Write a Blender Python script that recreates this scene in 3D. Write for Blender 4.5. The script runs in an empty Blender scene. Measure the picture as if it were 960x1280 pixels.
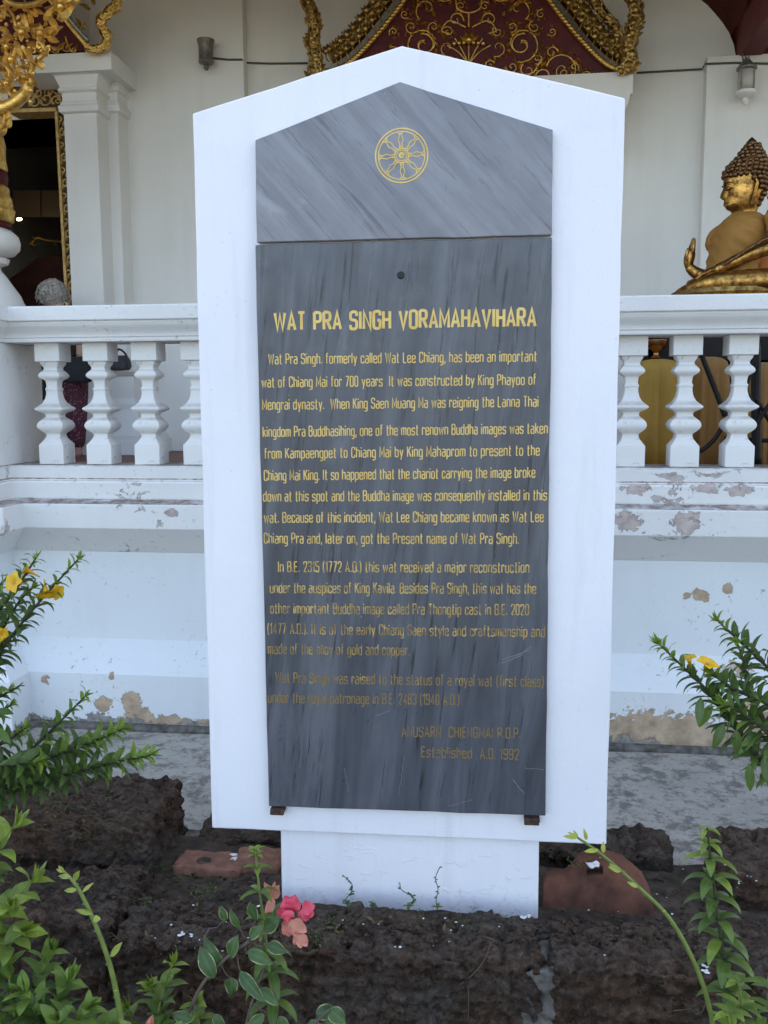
import bpy, math, random
from mathutils import Vector, Matrix, noise
C = bpy.context.scene
COL = C.collection
R = math.radians
rnd = random.Random(7)

# ------------------------------------------------------------------ camera
EYE = Vector((0, 0, 1.653))
FPX = 1170.38
YAW, PITCH, ROLL = -0.1258, -0.1196, -0.0044
fwd = Vector((math.sin(YAW)*math.cos(PITCH), math.cos(YAW)*math.cos(PITCH), math.sin(PITCH)))
r0 = Vector((math.cos(YAW), -math.sin(YAW), 0)); u0 = r0.cross(fwd)
RT = r0*math.cos(ROLL)+u0*math.sin(ROLL)
UP = u0*math.cos(ROLL)-r0*math.sin(ROLL)
cam = bpy.data.cameras.new('camera'); cam.sensor_fit = 'VERTICAL'
cam.sensor_height = 36; cam.lens = FPX/1280*36
cam.clip_start = 0.05; cam.clip_end = 2000
co = bpy.data.objects.new('camera', cam); COL.objects.link(co)
co.matrix_world = Matrix((( RT.x, UP.x, -fwd.x, EYE.x), (RT.y, UP.y, -fwd.y, EYE.y), (RT.z, UP.z, -fwd.z, EYE.z), (0, 0, 0, 1)))
C.camera = co

def at(px, py, Y=None, Z=None):
    """a pixel of the 960x1280 photograph -> the point of the place on the plane y=Y (or z=Z)"""
    d = RT*((px-480)/FPX)+UP*((640-py)/FPX)+fwd
    t = Y/d.y if Y is not None else (Z-EYE.z)/d.z
    return EYE+d*t

# ------------------------------------------------------------------ light
SUN_EL, SUN_AZ = 38, 12          # sun stands behind the hall: the whole front is in its shade
w = bpy.data.worlds.new('World'); C.world = w; w.use_nodes = True
nt = w.node_tree; nt.nodes.clear()
sky = nt.nodes.new('ShaderNodeTexSky'); sky.sky_type = 'NISHITA'; sky.sun_disc = False
sky.sun_elevation = R(SUN_EL); sky.sun_rotation = R(SUN_AZ); sky.air_density = .75; sky.dust_density = 3.0; sky.ozone_density = .4
bg = nt.nodes.new('ShaderNodeBackground'); bg.inputs[1].default_value = 0.15
ow = nt.nodes.new('ShaderNodeOutputWorld')
nt.links.new(sky.outputs[0], bg.inputs[0]); nt.links.new(bg.outputs[0], ow.inputs[0])
sl = bpy.data.lights.new('sun', 'SUN'); sl.energy = 4.0; sl.angle = R(0.5); sl.color = (1, .95, .86)
so = bpy.data.objects.new('sun', sl); COL.objects.link(so)
sd = Vector((math.sin(R(SUN_AZ))*math.cos(R(SUN_EL)), math.cos(R(SUN_AZ))*math.cos(R(SUN_EL)), math.sin(R(SUN_EL))))
so.rotation_euler = (-sd).to_track_quat('-Z', 'Y').to_euler()
C.view_settings.view_transform = 'Standard'; C.view_settings.look = 'None'
C.view_settings.gamma = 1; C.view_settings.exposure = 2.45
C.view_settings.use_curve_mapping = False
C.view_settings.use_white_balance = True; C.view_settings.white_balance_temperature = 8000; C.view_settings.white_balance_tint = 8  # the camera balanced for open shade
C.render.engine = 'CYCLES'
C.cycles.use_denoising = True
C.cycles.max_bounces = 8; C.cycles.diffuse_bounces = 5

# ------------------------------------------------------------------ mesh helpers
class MB:
    def __init__(s): s.v = []; s.f = []; s.c = []; s.mi = []; s.cur = 0; s.smooth = True; s.col = None
    def add(s, vs, fs, cols=None):
        o = len(s.v); s.v += [tuple(p) for p in vs]
        for f in fs: s.f.append([i+o for i in f]); s.mi.append(s.cur)
        if cols is not None:
            s.c += cols
        else: s.c += [(s.col or (.5, .5, .5))]*len(vs)
    def box(s, a, b):
        x0, y0, z0 = a; x1, y1, z1 = b
        s.add([(x0,y0,z0),(x1,y0,z0),(x1,y1,z0),(x0,y1,z0),(x0,y0,z1),(x1,y0,z1),(x1,y1,z1),(x0,y1,z1)],
              [(0,3,2,1),(4,5,6,7),(0,1,5,4),(1,2,6,5),(2,3,7,6),(3,0,4,7)])
    def loft(s, rings, cap=True, closed=True):
        n = len(rings[0]); vs = [p for r in rings for p in r]; fs = []
        for i in range(len(rings)-1):
            for j in range(n if closed else n-1):
                k = (j+1) % n
                fs.append((i*n+j, i*n+k, (i+1)*n+k, (i+1)*n+j))
        if cap and closed:
            fs.append(tuple(range(n-1, -1, -1))); m = (len(rings)-1)*n; fs.append(tuple(range(m, m+n)))
        s.add(vs, fs)
    def stack(s, x0, x1, y0, y1, secs, cap=True):
        """lofted rectangle; secs = [(z, expand)]"""
        s.loft([[(x0-e,y0-e,z),(x1+e,y0-e,z),(x1+e,y1+e,z),(x0-e,y1+e,z)] for z, e in secs], cap)
    def lathe(s, c, prof, n=24, axis='z', sx=1, sy=1):
        s.loft([[(c[0]+r*math.cos(2*math.pi*k/n)*sx, c[1]+r*math.sin(2*math.pi*k/n)*sy, c[2]+z) for k in range(n)] for r, z in prof])
    def tube(s, pts, rad, n=7, flat=1.0, nrm=None):
        pts = [Vector(p) for p in pts]
        if not hasattr(rad, '__len__'): rad = [rad]*len(pts)
        rings = []; prev = None
        for i, p in enumerate(pts):
            t = (pts[min(i+1, len(pts)-1)]-pts[max(i-1, 0)])
            if t.length < 1e-9: t = Vector((0, 0, 1))
            t.normalize()
            if nrm is not None: a = Vector(nrm)
            elif prev is not None: a = prev
            else: a = Vector((0, 0, 1)) if abs(t.z) < .9 else Vector((1, 0, 0))
            a = (a-t*a.dot(t))
            if a.length < 1e-6: a = t.orthogonal()
            a.normalize(); prev = a; b = t.cross(a)
            rings.append([p+a*(rad[i]*flat*math.cos(2*math.pi*k/n))+b*(rad[i]*math.sin(2*math.pi*k/n)) for k in range(n)])
        s.loft(rings)
    def ball(s, c, r, n=8, m=5, sc=(1, 1, 1)):
        c = Vector(c); rings = []
        for i in range(m+1):
            a = math.pi*(i+.02)/(m+.04); rr = math.sin(a)
            rings.append([(c.x+r*sc[0]*rr*math.cos(2*math.pi*k/n), c.y+r*sc[1]*rr*math.sin(2*math.pi*k/n), c.z-r*sc[2]*math.cos(a)) for k in range(n)])
        s.loft(rings)
    def prism(s, poly, d):
        """poly = 3D outline, extruded along d"""
        n = len(poly); d = Vector(d); vs = [Vector(p) for p in poly]; vs += [p+d for p in vs]
        s.add(vs, [tuple(range(n)), tuple(range(2*n-1, n-1, -1))]+[(i, i+n, (i+1) % n+n, (i+1) % n) for i in range(n)])
    def build(s, name, m, parent=None, smooth=None, autosm=None, bevel=0, kind=None):
        me = bpy.data.meshes.new(name); me.from_pydata(s.v, [], s.f); me.update()
        a = me.color_attributes.new('tint', 'FLOAT_COLOR', 'POINT')
        a.data.foreach_set('color', [x for c in s.c for x in (c[0], c[1], c[2], 1)])
        ms = m if isinstance(m, (list, tuple)) else [m]
        for q in ms: me.materials.append(q)
        me.polygons.foreach_set('material_index', s.mi)
        import bmesh
        bm = bmesh.new(); bm.from_mesh(me); bmesh.ops.recalc_face_normals(bm, faces=bm.faces)
        if smooth:
            for f in bm.faces: f.smooth = True
            if autosm:
                for e in bm.edges:
                    if len(e.link_faces) == 2 and e.calc_face_angle(0) > R(autosm): e.smooth = False
        bm.to_mesh(me); bm.free()
        o = bpy.data.objects.new(name, me); COL.objects.link(o)
        if parent: o.parent = parent
        if bevel:
            b = o.modifiers.new('bevel', 'BEVEL'); b.width = bevel; b.segments = 2; b.limit_method = 'ANGLE'; b.angle_limit = R(35)
        if kind: o['kind'] = kind
        return o

def thing(name, label, cat, loc=(0, 0, 0), rz=0, group=None):
    o = bpy.data.objects.new(name, None); COL.objects.link(o); o.location = loc; o.rotation_euler = (0, 0, rz)
    o.empty_display_size = .1
    o['label'] = label; o['category'] = cat
    if group: o['group'] = group
    return o
def tag(o, label=None, cat=None, group=None, kind=None):
    if label: o['label'] = label
    if cat: o['category'] = cat
    if group: o['group'] = group
    if kind: o['kind'] = kind
    return o

def spline(pts, n=8):
    pts = [Vector(p) for p in pts]; out = []
    for i in range(len(pts)-1):
        p0 = pts[max(i-1, 0)]; p1 = pts[i]; p2 = pts[i+1]; p3 = pts[min(i+2, len(pts)-1)]
        for k in range(n):
            t = k/n
            out.append(.5*((2*p1)+(p2-p0)*t+(2*p0-5*p1+4*p2-p3)*t*t+(3*p1-p0-3*p2+p3)*t**3))
    out.append(pts[-1]); return out

# ------------------------------------------------------------------ material helpers
class NT:
    def __init__(s, name):
        s.m = bpy.data.materials.new(name); s.m.use_nodes = True; s.t = s.m.node_tree; s.t.nodes.clear()
        s.out = s.n('ShaderNodeOutputMaterial'); s.p = s.n('ShaderNodeBsdfPrincipled')
        s.l(s.p.outputs[0], s.out.inputs[0]); s.tc = s.n('ShaderNodeTexCoord')
        s.obj = s.tc.outputs['Object']
    def n(s, k): return s.t.nodes.new(k)
    def l(s, a, b): s.t.links.new(a, b)
    def put(s, sock, v):
        if isinstance(v, bpy.types.NodeSocket): s.l(v, sock)
        elif isinstance(v, (tuple, list)) and len(v) == 3 and sock.type == 'RGBA': sock.default_value = (*v, 1)
        else: sock.default_value = v
    def map(s, vec, sc=(1, 1, 1), rot=(0, 0, 0), loc=(0, 0, 0)):
        m = s.n('ShaderNodeMapping'); s.put(m.inputs[0], vec); m.inputs[1].default_value = loc; m.inputs[2].default_value = rot; m.inputs[3].default_value = sc
        return m.outputs[0]
    def noise(s, scale, detail=4, rough=.55, vec=None, dist=0):
        q = s.n('ShaderNodeTexNoise'); q.inputs['Scale'].default_value = scale; q.inputs['Detail'].default_value = detail
        q.inputs['Roughness'].default_value = rough; q.inputs['Distortion'].default_value = dist
        s.put(q.inputs['Vector'], vec or s.obj); return q.outputs[0]
    def voro(s, scale, vec=None, feat='F1'):
        q = s.n('ShaderNodeTexVoronoi'); q.feature = feat; q.inputs['Scale'].default_value = scale; s.put(q.inputs['Vector'], vec or s.obj); return q.outputs[0]
    def ramp(s, fac, *st):
        q = s.n('ShaderNodeValToRGB'); e = q.color_ramp.elements
        while len(e) < len(st): e.new(.5)
        for i, (p, c) in enumerate(st):
            e[i].position = p; e[i].color = (*c, 1) if hasattr(c, '__len__') else (c, c, c, 1)
        s.put(q.inputs[0], fac); return q.outputs[0]
    def math(s, op, a, b=0, clamp=False):
        q = s.n('ShaderNodeMath'); q.operation = op; q.use_clamp = clamp; s.put(q.inputs[0], a); s.put(q.inputs[1], b); return q.outputs[0]
    def mix(s, fac, a, b, mode='MIX'):
        q = s.n('ShaderNodeMix'); q.data_type = 'RGBA'; q.blend_type = mode
        s.put(q.inputs[0], fac); s.put(q.inputs[6], a); s.put(q.inputs[7], b); return q.outputs[2]
    def sep(s, v):
        q = s.n('ShaderNodeSeparateXYZ'); s.put(q.inputs[0], v); return q.outputs
    def dist(s, c, vec=None, sc=(1, 1, 1)):
        v = s.map(vec or s.obj, sc) if sc != (1, 1, 1) else (vec or s.obj)
        q = s.n('ShaderNodeVectorMath'); q.operation = 'DISTANCE'; s.put(q.inputs[0], v)
        q.inputs[1].default_value = (c[0]*sc[0], c[1]*sc[1], c[2]*sc[2]); return q.outputs['Value']
    def bump(s, h, st=.3, d=.01, prev=None):
        q = s.n('ShaderNodeBump'); q.inputs['Strength'].default_value = st; q.inputs['Distance'].default_value = d
        s.put(q.inputs['Height'], h)
        if prev: s.l(prev, q.inputs['Normal'])
        s.l(q.outputs[0], s.p.inputs['Normal']); return q.outputs[0]
    def attr(s, name='tint'):
        q = s.n('ShaderNodeAttribute'); q.attribute_name = name; return q.outputs['Color']
    def set(s, **k):
        for a, v in k.items(): s.put(s.p.inputs[{'col': 'Base Color', 'rough': 'Roughness', 'metal': 'Metallic', 'spec': 'Specular IOR Level', 'emi': 'Emission Color', 'emis': 'Emission Strength', 'coat': 'Coat Weight', 'sheen': 'Sheen Weight'}[a]], v)
        return s.m

def simple(name, col, rough=.6, metal=0, var=.25, scale=12, bump=.15, spec=.4):
    s = NT(name); k = s.noise(scale, 5)
    s.set(col=s.ramp(k, (.3, tuple(c*(1-var) for c in col)), (.7, tuple(min(1, c*(1+var)) for c in col))), rough=rough, metal=metal, spec=spec)
    if bump: s.bump(s.noise(scale*5, 4), bump, .004)
    return s.m

M = {}
# white paint of the monument: brushed masonry paint, a few scuffs
s = NT('white_masonry_paint'); x, y, z = s.sep(s.obj)
k = s.noise(3, 4); fine = s.noise(160, 3); med = s.noise(28, 4); brush = s.noise(30, 4, .6, s.map(s.obj, (1.0, 1, .12)))
base = s.ramp(k, (.3, (.82, .82, .895)), (.7, (.87, .87, .94)))
strk = s.math('MULTIPLY', s.ramp(s.noise(9, 5, .65, s.map(s.obj, (1.4, 1, .10))), (.54, 0.0), (.76, 1.0)), .26)
base = s.mix(strk, base, (.50, .50, .52))
lowz = s.math('SUBTRACT', 1, s.math('DIVIDE', z, .42), True)
sp = s.math('ADD', s.math('MULTIPLY', lowz, .62), s.math('MULTIPLY', s.math('SUBTRACT', s.noise(22, 7, .72), .5), 1.2))
base = s.mix(s.math('MULTIPLY', s.ramp(sp, (.50, 0.0), (.85, 1.0)), .75), base, (.20, .16, .13))
spk = s.math('MULTIPLY', s.ramp(s.noise(75, 3, .6), (.66, 0.0), (.70, 1.0)), s.ramp(s.noise(5, 3), (.45, 0.0), (.65, 1.0)))
base = s.mix(s.math('MULTIPLY', spk, .45), base, (.42, .41, .42))
s.set(col=base, rough=.55, spec=.35)
pk = s.ramp(s.noise(16, 5, .6, s.map(s.obj, (1, 1, 2.2)), .5), (.60, 0.0), (.63, 1.0))
b1 = s.bump(med, .22, .006); b1 = s.bump(brush, .18, .004, b1); b1 = s.bump(fine, .15, .002, b1); s.bump(s.math('MULTIPLY', pk, lowz), .5, .004, b1); M['paint'] = s.m

def plaster(name, col, patches=(), grime=.6, peel=.0, peelcol=(.42, .31, .23), streak=.15, basez=None, flakes=0, crumbs=.0):
    s = NT(name); x, y, z = s.sep(s.obj)
    big = s.noise(1.3, 4); fine = s.noise(60, 5, .6)
    c = s.ramp(big, (.3, tuple(q*.93 for q in col)), (.7, col))
    st = s.noise(6, 4, .6, s.map(s.obj, (1, 1, .12)))
    c = s.mix(s.math('MULTIPLY', s.ramp(st, (.5, 0.0), (.8, 1.0)), streak), c, tuple(q*.55 for q in col))
    nrm = s.sep(s.tc.outputs['Normal'])[2]
    if grime:      # dust and mould lying on upward faces
        g = s.math('MULTIPLY', s.ramp(nrm, (.6, 0.0), (.9, 1.0)), s.ramp(s.noise(9, 6, .7), (.30, 0.15), (.52, 1.0)))
        c = s.mix(s.math('MULTIPLY', g, grime), c, s.ramp(s.noise(30, 4), (.35, (.16, .13, .12)), (.65, (.46, .39, .36))))
    h = s.math('MULTIPLY', fine, .3)
    if crumbs:     # dark mould specks and small chips
        v = s.noise(34, 5, .7); area = s.ramp(s.noise(3.2, 3), (.46, 0.0), (.62, 1.0))
        k = s.math('MULTIPLY', s.ramp(v, (.60, 0.0), (.66, 1.0)), area)
        c = s.mix(s.math('MULTIPLY', k, crumbs), c, s.ramp(s.noise(18), (.4, (.12, .11, .11)), (.6, (.40, .33, .30))))
    if patches:
        msk = None
        for (p, r, kx) in patches:
            d = s.math('SUBTRACT', 1, s.math('DIVIDE', s.dist(p, None, (kx, 1, 1)), r))
            msk = d if msk is None else s.math('MAXIMUM', msk, d)
        nz = s.math('ADD', s.math('MULTIPLY', s.math('SUBTRACT', s.noise(8, 4, .6, None, .4), .5), .55), s.math('MULTIPLY', s.math('SUBTRACT', s.noise(26, 6, .68, None, .6), .5), .75))
        f = s.math('ADD', msk, s.math('MULTIPLY', nz, 2.1))
        pm = s.ramp(f, (.30, 0.0), (.325, 1.0)); edge = s.ramp(f, (.24, 0.0), (.30, 1.0), (.33, 1.0), (.37, 0.0))
        under = s.ramp(s.noise(14, 6, .65), (.25, tuple(q*.55 for q in peelcol)), (.5, peelcol), (.75, tuple(min(1, q*1.35) for q in peelcol)))
        c = s.mix(pm, c, under); c = s.mix(s.math('MULTIPLY', s.math('MULTIPLY', edge, pm), .6), c, (.2, .16, .13))  # rim shadow of the peeled edges is put into the colour
        h = s.math('SUBTRACT', h, s.math('MULTIPLY', pm, 1.0))
    if basez or flakes:
        n1 = s.noise(15, 7, .7, s.map(s.obj, (.7, 1, 1), (0, 0, 0), (9, 3, 1)), .5)
        f = s.math('SUBTRACT', n1, .5)
        if flakes: f = s.math('ADD', f, s.math('MULTIPLY', s.math('SUBTRACT', s.noise(2.6, 3, .5, s.map(s.obj, (1, 1, 1), (0, 0, 0), (3, 8, 1))), .70), flakes))
        if basez: f = s.math('ADD', f, s.math('SUBTRACT', s.math('MULTIPLY', s.math('SUBTRACT', 1, s.math('DIVIDE', s.math('SUBTRACT', z, basez[0]), basez[1]), True), .42), .20))
        pm = s.ramp(f, (.0, 0.0), (.02, 1.0))
        c = s.mix(pm, c, s.ramp(s.noise(24, 6, .7), (.3, (.12, .11, .105)), (.5, (.27, .25, .24)), (.72, (.50, .43, .38))) if basez else s.ramp(s.noise(24, 6, .7), (.3, (.26, .22, .21)), (.5, (.47, .42, .40)), (.72, (.60, .55, .53))))
        h = s.math('SUBTRACT', h, s.math('MULTIPLY', pm, .8))
    s.set(col=c, rough=.75, spec=.25); s.bump(h, .7, .008); return s.m

def P(x, y, Y): return tuple(at(x, y, Y))
M['wall'] = plaster('wall_plaster', (.80, .785, .75), grime=.5, streak=.18)
M['trim'] = plaster('trim_plaster', (.81, .80, .775), grime=.5, streak=.1)
M['rail'] = plaster('balustrade_plaster', (.78, .78, .775), grime=.85, streak=.16, crumbs=.6)
M['ledge'] = plaster('ledge_plaster', (.78, .785, .785), grime=1.0, streak=.14, crumbs=.8, flakes=.8,
    patches=[(P(782, 650, 4.36), .07, .8), (P(858, 652, 4.36), .075, .9), (P(930, 612, 4.42), .06, .5), (P(800, 610, 4.42), .05, .4), (P(870, 610, 4.42), .05, .3), (P(215, 640, 4.36), .035, .6)], peelcol=(.50, .42, .40))
M['base'] = plaster('base_plaster', (.735, .775, .81), grime=.35, streak=.14, crumbs=.75, basez=(.03, .11), flakes=.9, peelcol=(.47, .35, .25), patches=[
    (P(800, 915, 4.38), .16, .55), (P(850, 922, 4.38), .16, .6), (P(900, 925, 4.38), .10, .6), (P(775, 930, 4.38), .11, .5), (P(940, 905, 4.38), .14, .7), (P(990, 915, 4.38), .2, .6),
    (P(165, 878, 4.38), .075, .9), (P(172, 893, 4.38), .06, .6), (P(128, 882, 4.38), .06, .9), (P(60, 848, 4.40), .042, 1), (P(94, 835, 4.42), .03, 1), (P(876, 744, 4.5), .05, .9), (P(858, 745, 4.5), .025, .9),
    (P(830, 836, 4.42), .05, .5), (P(920, 832, 4.42), .09, .6), (P(215, 905, 4.38), .06, .3), (P(250, 908, 4.38), .05, .4), (P(910, 735, 4.5), .035, 1), (P(140, 845, 4.39), .03, 1)])

# marble of the two plaques
def marble(name, rot, dark, mid, lite, str_):
    s = NT(name)
    v = s.map(s.obj, (1, 1, 1), (0, R(rot), 0))
    w1 = s.noise(3.0, 7, .62, s.map(v, (5.5, 5, .55)), .5); w2 = s.noise(11, 6, .7, s.map(v, (6, 5, .35)), .3)
    w3 = s.noise(2.2, 6, .6, s.map(v, (2.2, 5, .9)), 1.2)
    c = s.ramp(w1, (.30, dark), (.5, mid), (.68, lite))
    c = s.mix(s.math('MULTIPLY', s.ramp(w2, (.57, 0.0), (.65, 1.0)), str_), c, tuple(q*.33 for q in dark))
    c = s.mix(s.math('MULTIPLY', s.ramp(w3, (.62, 0.0), (.70, 1.0)), .4), c, tuple(q*1.5 for q in lite))
    # chips and scratches of bare stone
    ch = s.ramp(s.noise(85, 2, .5), (.755, 0.0), (.775, 1.0))
    c = s.mix(s.math('MULTIPLY', ch, .55), c, (.36, .37, .39))
    s.set(col=c, rough=s.ramp(s.noise(18, 5), (.3, .26), (.7, .44)), spec=.5)
    s.bump(s.math('ADD', s.noise(140, 3), s.math('MULTIPLY', w2, .5)), .06, .003); return s.m
M['marble_up'] = marble('grey_marble', 42, (.150, .152, .180), (.200, .203, .238), (.262, .265, .303), .5)
M['marble_lo'] = marble('dark_marble', -6, (.056, .061, .076), (.083, .090, .111), (.125, .134, .158), .8)

def gold_letters(name, wear):
    s = NT(name); k = s.noise(38, 4, .6); z = s.sep(s.obj)[2]
    br = s.ramp(s.noise(30), (.3, (.70, .45, .12)), (.7, (.84, .60, .22)))
    if wear:       # paint worn to a dull brown and, low down where rain splashes, partly gone
        low = s.math('DIVIDE', s.math('SUBTRACT', 1.50, z), 1.0, True)
        dull = s.ramp(s.math('ADD', s.math('MULTIPLY', low, .95), s.math('MULTIPLY', s.math('SUBTRACT', k, .5), 1.3)), (.16, 0.0), (.60, 1.0))
        gone = s.ramp(s.math('ADD', s.math('MULTIPLY', low, .55), s.math('MULTIPLY', s.math('SUBTRACT', s.noise(55, 5, .7, s.map(s.obj, (1, 1, 1), (0, 0, 0), (5, 0, 2))), .5), 1.6)), (.60, 0.0), (.72, 1.0))
        br = s.mix(dull, br, (.27, .175, .072)); br = s.mix(gone, br, (.085, .075, .065))
    s.set(col=br, rough=.5, metal=.1, spec=.4); return s.m
M['gold_paint'] = gold_letters('gold_paint', False); M['gold_worn'] = gold_letters('worn_gold_paint', True)

def gold(name, a, b, rough=.34, sc=22, dirt=.5, metal=1.0):
    s = NT(name); k = s.noise(sc, 6, .65)
    f = s.ramp(k, (.38, 0.0), (.62, 1.0))
    s.set(col=s.mix(s.math('ADD', s.math('MULTIPLY', f, dirt), 1-dirt), b, a), rough=s.ramp(k, (.3, rough+.22), (.7, rough)), metal=metal)
    s.bump(s.noise(sc*5, 4), .3, .006); return s.m
M['gold'] = gold('gilding', (.86, .55, .17), (.30, .15, .04), .32)
M['gold_dark'] = gold('old_gilding', (.62, .40, .14), (.13, .07, .025), .38, 26, .8)
M['gold_light'] = gold('bright_gilding', (.95, .60, .17), (.40, .19, .045), .36, 24, .75, .75)
M['gold_wood'] = gold('gilded_wood', (.62, .42, .17), (.28, .17, .06), .55, 25, .6, .45)
M['wood_dark'] = simple('dark_carved_ground', (.07, .035, .015), .7, 0, .3, 20, .2)
M['gold_leaf'] = gold('statue_gold_leaf', (.66, .36, .10), (.16, .075, .028), .30, 26, 1.0)
M['curl'] = gold('dark_gilded_curls', (.26, .14, .07), (.07, .035, .02), .34, 60, .7)
M['red'] = simple('red_lacquer', (.085, .004, .008), .6, 0, .3, 8, .05)
M['red_beam'] = simple('red_timber', (.13, .014, .014), .6, 0, .25, 6, .1)
M['red_dark'] = simple('dark_red_boards', (.10, .022, .02), .7, 0, .3, 6, .1)
M['mosaic'] = simple('mirror_mosaic', (.30, .34, .36), .2, .6, .7, 70, .3)
M['dark'] = simple('dark_interior', (.012, .009, .009), .8, 0, .3, 5, 0)  # near-black: the shade of the room behind the door is put into the colour
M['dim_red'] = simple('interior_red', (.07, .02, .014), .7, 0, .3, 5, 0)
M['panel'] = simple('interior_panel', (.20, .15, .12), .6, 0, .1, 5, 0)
M['tile_floor'] = simple('red_floor_tile', (.20, .075, .05), .55, 0, .25, 6, .1)
M['iron'] = simple('black_metal', (.02, .02, .022), .45, .3, .3, 20, .1)
M['pewter'] = simple('weathered_lamp_metal', (.20, .18, .16), .5, .5, .35, 30, .2)
M['bronze'] = simple('polished_bronze', (.45, .22, .10), .25, 1, .3, 20, .1)
M['cable'] = simple('grey_cable', (.10, .095, .09), .7, 0, .2, 30, .1)
M['rust'] = simple('rusty_iron', (.075, .04, .03), .85, 0, .5, 60, .5)
M['terracotta'] = simple('terracotta', (.115, .046, .030), .9, 0, .6, 11, .9)
M['brick'] = simple('pinkish_brick', (.24, .115, .080), .9, 0, .35, 22, .6)
M['lampglass'] = simple('frosted_lamp_glass', (.45, .43, .40), .35, 0, .1, 10, 0)
M['silver_hair'] = simple('grey_hair', (.34, .30, .27), .6, 0, .5, 60, .6)
M['skin'] = simple('skin', (.42, .25, .17), .55, 0, .1, 8, .05)
M['black_cloth'] = simple('black_cloth', (.012, .012, .014), .85, 0, .3, 30, .2)
M['grey_cloth'] = simple('charcoal_cloth', (.05, .052, .06), .8, 0, .3, 30, .3)
M['terracotta_dark'] = simple('weathered_terracotta', (.10, .055, .038), .9, 0, .35, 18, .4)
M['pinkshoe'] = simple('pink_shoe', (.45, .20, .22), .7, 0, .1, 8, 0)
s = NT('patterned_maroon_cloth'); v = s.voro(55)
s.set(col=s.mix(s.ramp(v, (.18, 1.0), (.28, 0.0)), (.085, .018, .030), (.42, .22, .26)), rough=.85); M['maroon'] = s.m
def cloth(name, col, sc=90, sheen=.3):
    s = NT(name); k = s.noise(5, 4); wv = s.n('ShaderNodeTexWave'); wv.inputs['Scale'].default_value = sc; s.put(wv.inputs['Vector'], s.map(s.obj, (1, 1, 1), (0, R(40), 0)))
    s.set(col=s.mix(s.math('MULTIPLY', wv.outputs[1], .25), s.ramp(k, (.3, tuple(q*.75 for q in col)), (.7, col)), tuple(q*.55 for q in col)), rough=.75, sheen=sheen)
    s.bump(wv.outputs[1], .1, .003); return s.m
M['robe'] = cloth('bronze_gold_robe', (.40, .185, .036), 170, 0.0)
M['yellow_cloth'] = cloth('yellow_altar_cloth', (.52, .29, .05), 60, .05)
M['orange2'] = cloth('amber_cloth', (.36, .17, .035), 60)
M['orange_cloth'] = cloth('orange_cloth', (.55, .17, .035), 60)

# concrete apron, worn
s = NT('weathered_concrete')
k = s.noise(1.6, 6, .65); f = s.noise(34, 6, .75); st = s.noise(6.5, 10, .78, None, .15); st2 = s.noise(21, 8, .75, s.map(s.obj, (1, 1.2, 1), (0, 0, 0), (3, 1, 0)))
c = s.ramp(k, (.3, (.32, .30, .27)), (.7, (.44, .415, .375)))
c = s.mix(s.math('MULTIPLY', s.ramp(st, (.50, 0.0), (.58, 1.0)), .72), c, (.105, .098, .090))
c = s.mix(s.math('MULTIPLY', s.ramp(st2, (.54, 0.0), (.60, 1.0)), .6), c, (.10, .092, .085))
c = s.mix(s.math('MULTIPLY', s.ramp(f, (.58, 0.0), (.66, 1.0)), .5), c, (.58, .55, .50))
s.set(col=c, rough=.9, spec=.2); b1 = s.bump(st, .3, .012); s.bump(f, .6, .006, b1); M['concrete'] = s.m
M['ground'] = simple('dark_soil', (.072, .056, .045), .95, 0, .55, 22, 1.0, .1)
M['yard'] = simple('paved_yard', (.085, .085, .07), .9, 0, .2, 1.5, .3, .2)
# laterite
def laterite(name, a, b):
    s = NT(name); k = s.noise(9, 8, .72); f = s.noise(55, 6, .75); z = s.sep(s.tc.outputs['Normal'])[2]
    c = s.ramp(k, (.28, (.008, .006, .006)), (.45, a), (.62, b), (.76, tuple(q*1.9 for q in b)))
    c = s.mix(s.math('MULTIPLY', s.ramp(f, (.5, 0.0), (.72, 1.0)), .55), c, tuple(q*2.0 for q in b))
    pit = s.ramp(s.voro(48, s.map(s.obj, (1, 1, 1.35))), (.12, 1.0), (.30, 0.0))
    pitn = s.math('MULTIPLY', pit, s.ramp(s.noise(13, 3), (.42, 0.0), (.55, 1.0)))
    c = s.mix(s.math('MULTIPLY', pitn, .8), c, (.006, .004, .004))  # shade inside the pits is painted into their colour
    gr = s.math('MULTIPLY', s.ramp(s.noise(4.5, 6, .7), (.5, 0.0), (.62, 1.0)), .7)     # grey lichen
    c = s.mix(gr, c, s.ramp(f, (.4, (.055, .053, .052)), (.65, (.15, .145, .14))))
    ms = s.math('MULTIPLY', s.math('MULTIPLY', s.ramp(s.noise(6, 6, .75, s.map(s.obj, (1, 1, 1), (0, 0, 0), (4, 2, 1))), (.56, 0.0), (.66, 1.0)), s.ramp(z, (.2, 0.0), (.7, 1.0))), .7)
    c = s.mix(ms, c, s.ramp(f, (.4, (.025, .036, .010)), (.65, (.065, .085, .025))))
    c = s.mix(s.math('MULTIPLY', s.math('MULTIPLY', s.ramp(z, (.35, 0.0), (.85, 1.0)), s.ramp(s.noise(17, 6, .7), (.36, 0.0), (.56, 1.0))), .62), c, s.ramp(f, (.35, (.090, .070, .056)), (.68, (.26, .20, .16))))  # upward faces coloured lighter: dry dust, with the light on the tops painted in
    sp = s.ramp(s.noise(130, 1), (.78, 0.0), (.80, 1.0)); c = s.mix(s.math('MULTIPLY', sp, .7), c, (.35, .33, .31))
    s.set(col=c, rough=.93, spec=.2); b1 = s.bump(s.math('SUBTRACT', k, s.math('MULTIPLY', pitn, .5)), 1.0, .03); s.bump(f, 1.0, .022, b1); return s.m
M['laterite'] = laterite('laterite', (.066, .042, .031), (.160, .090, .060))
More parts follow.
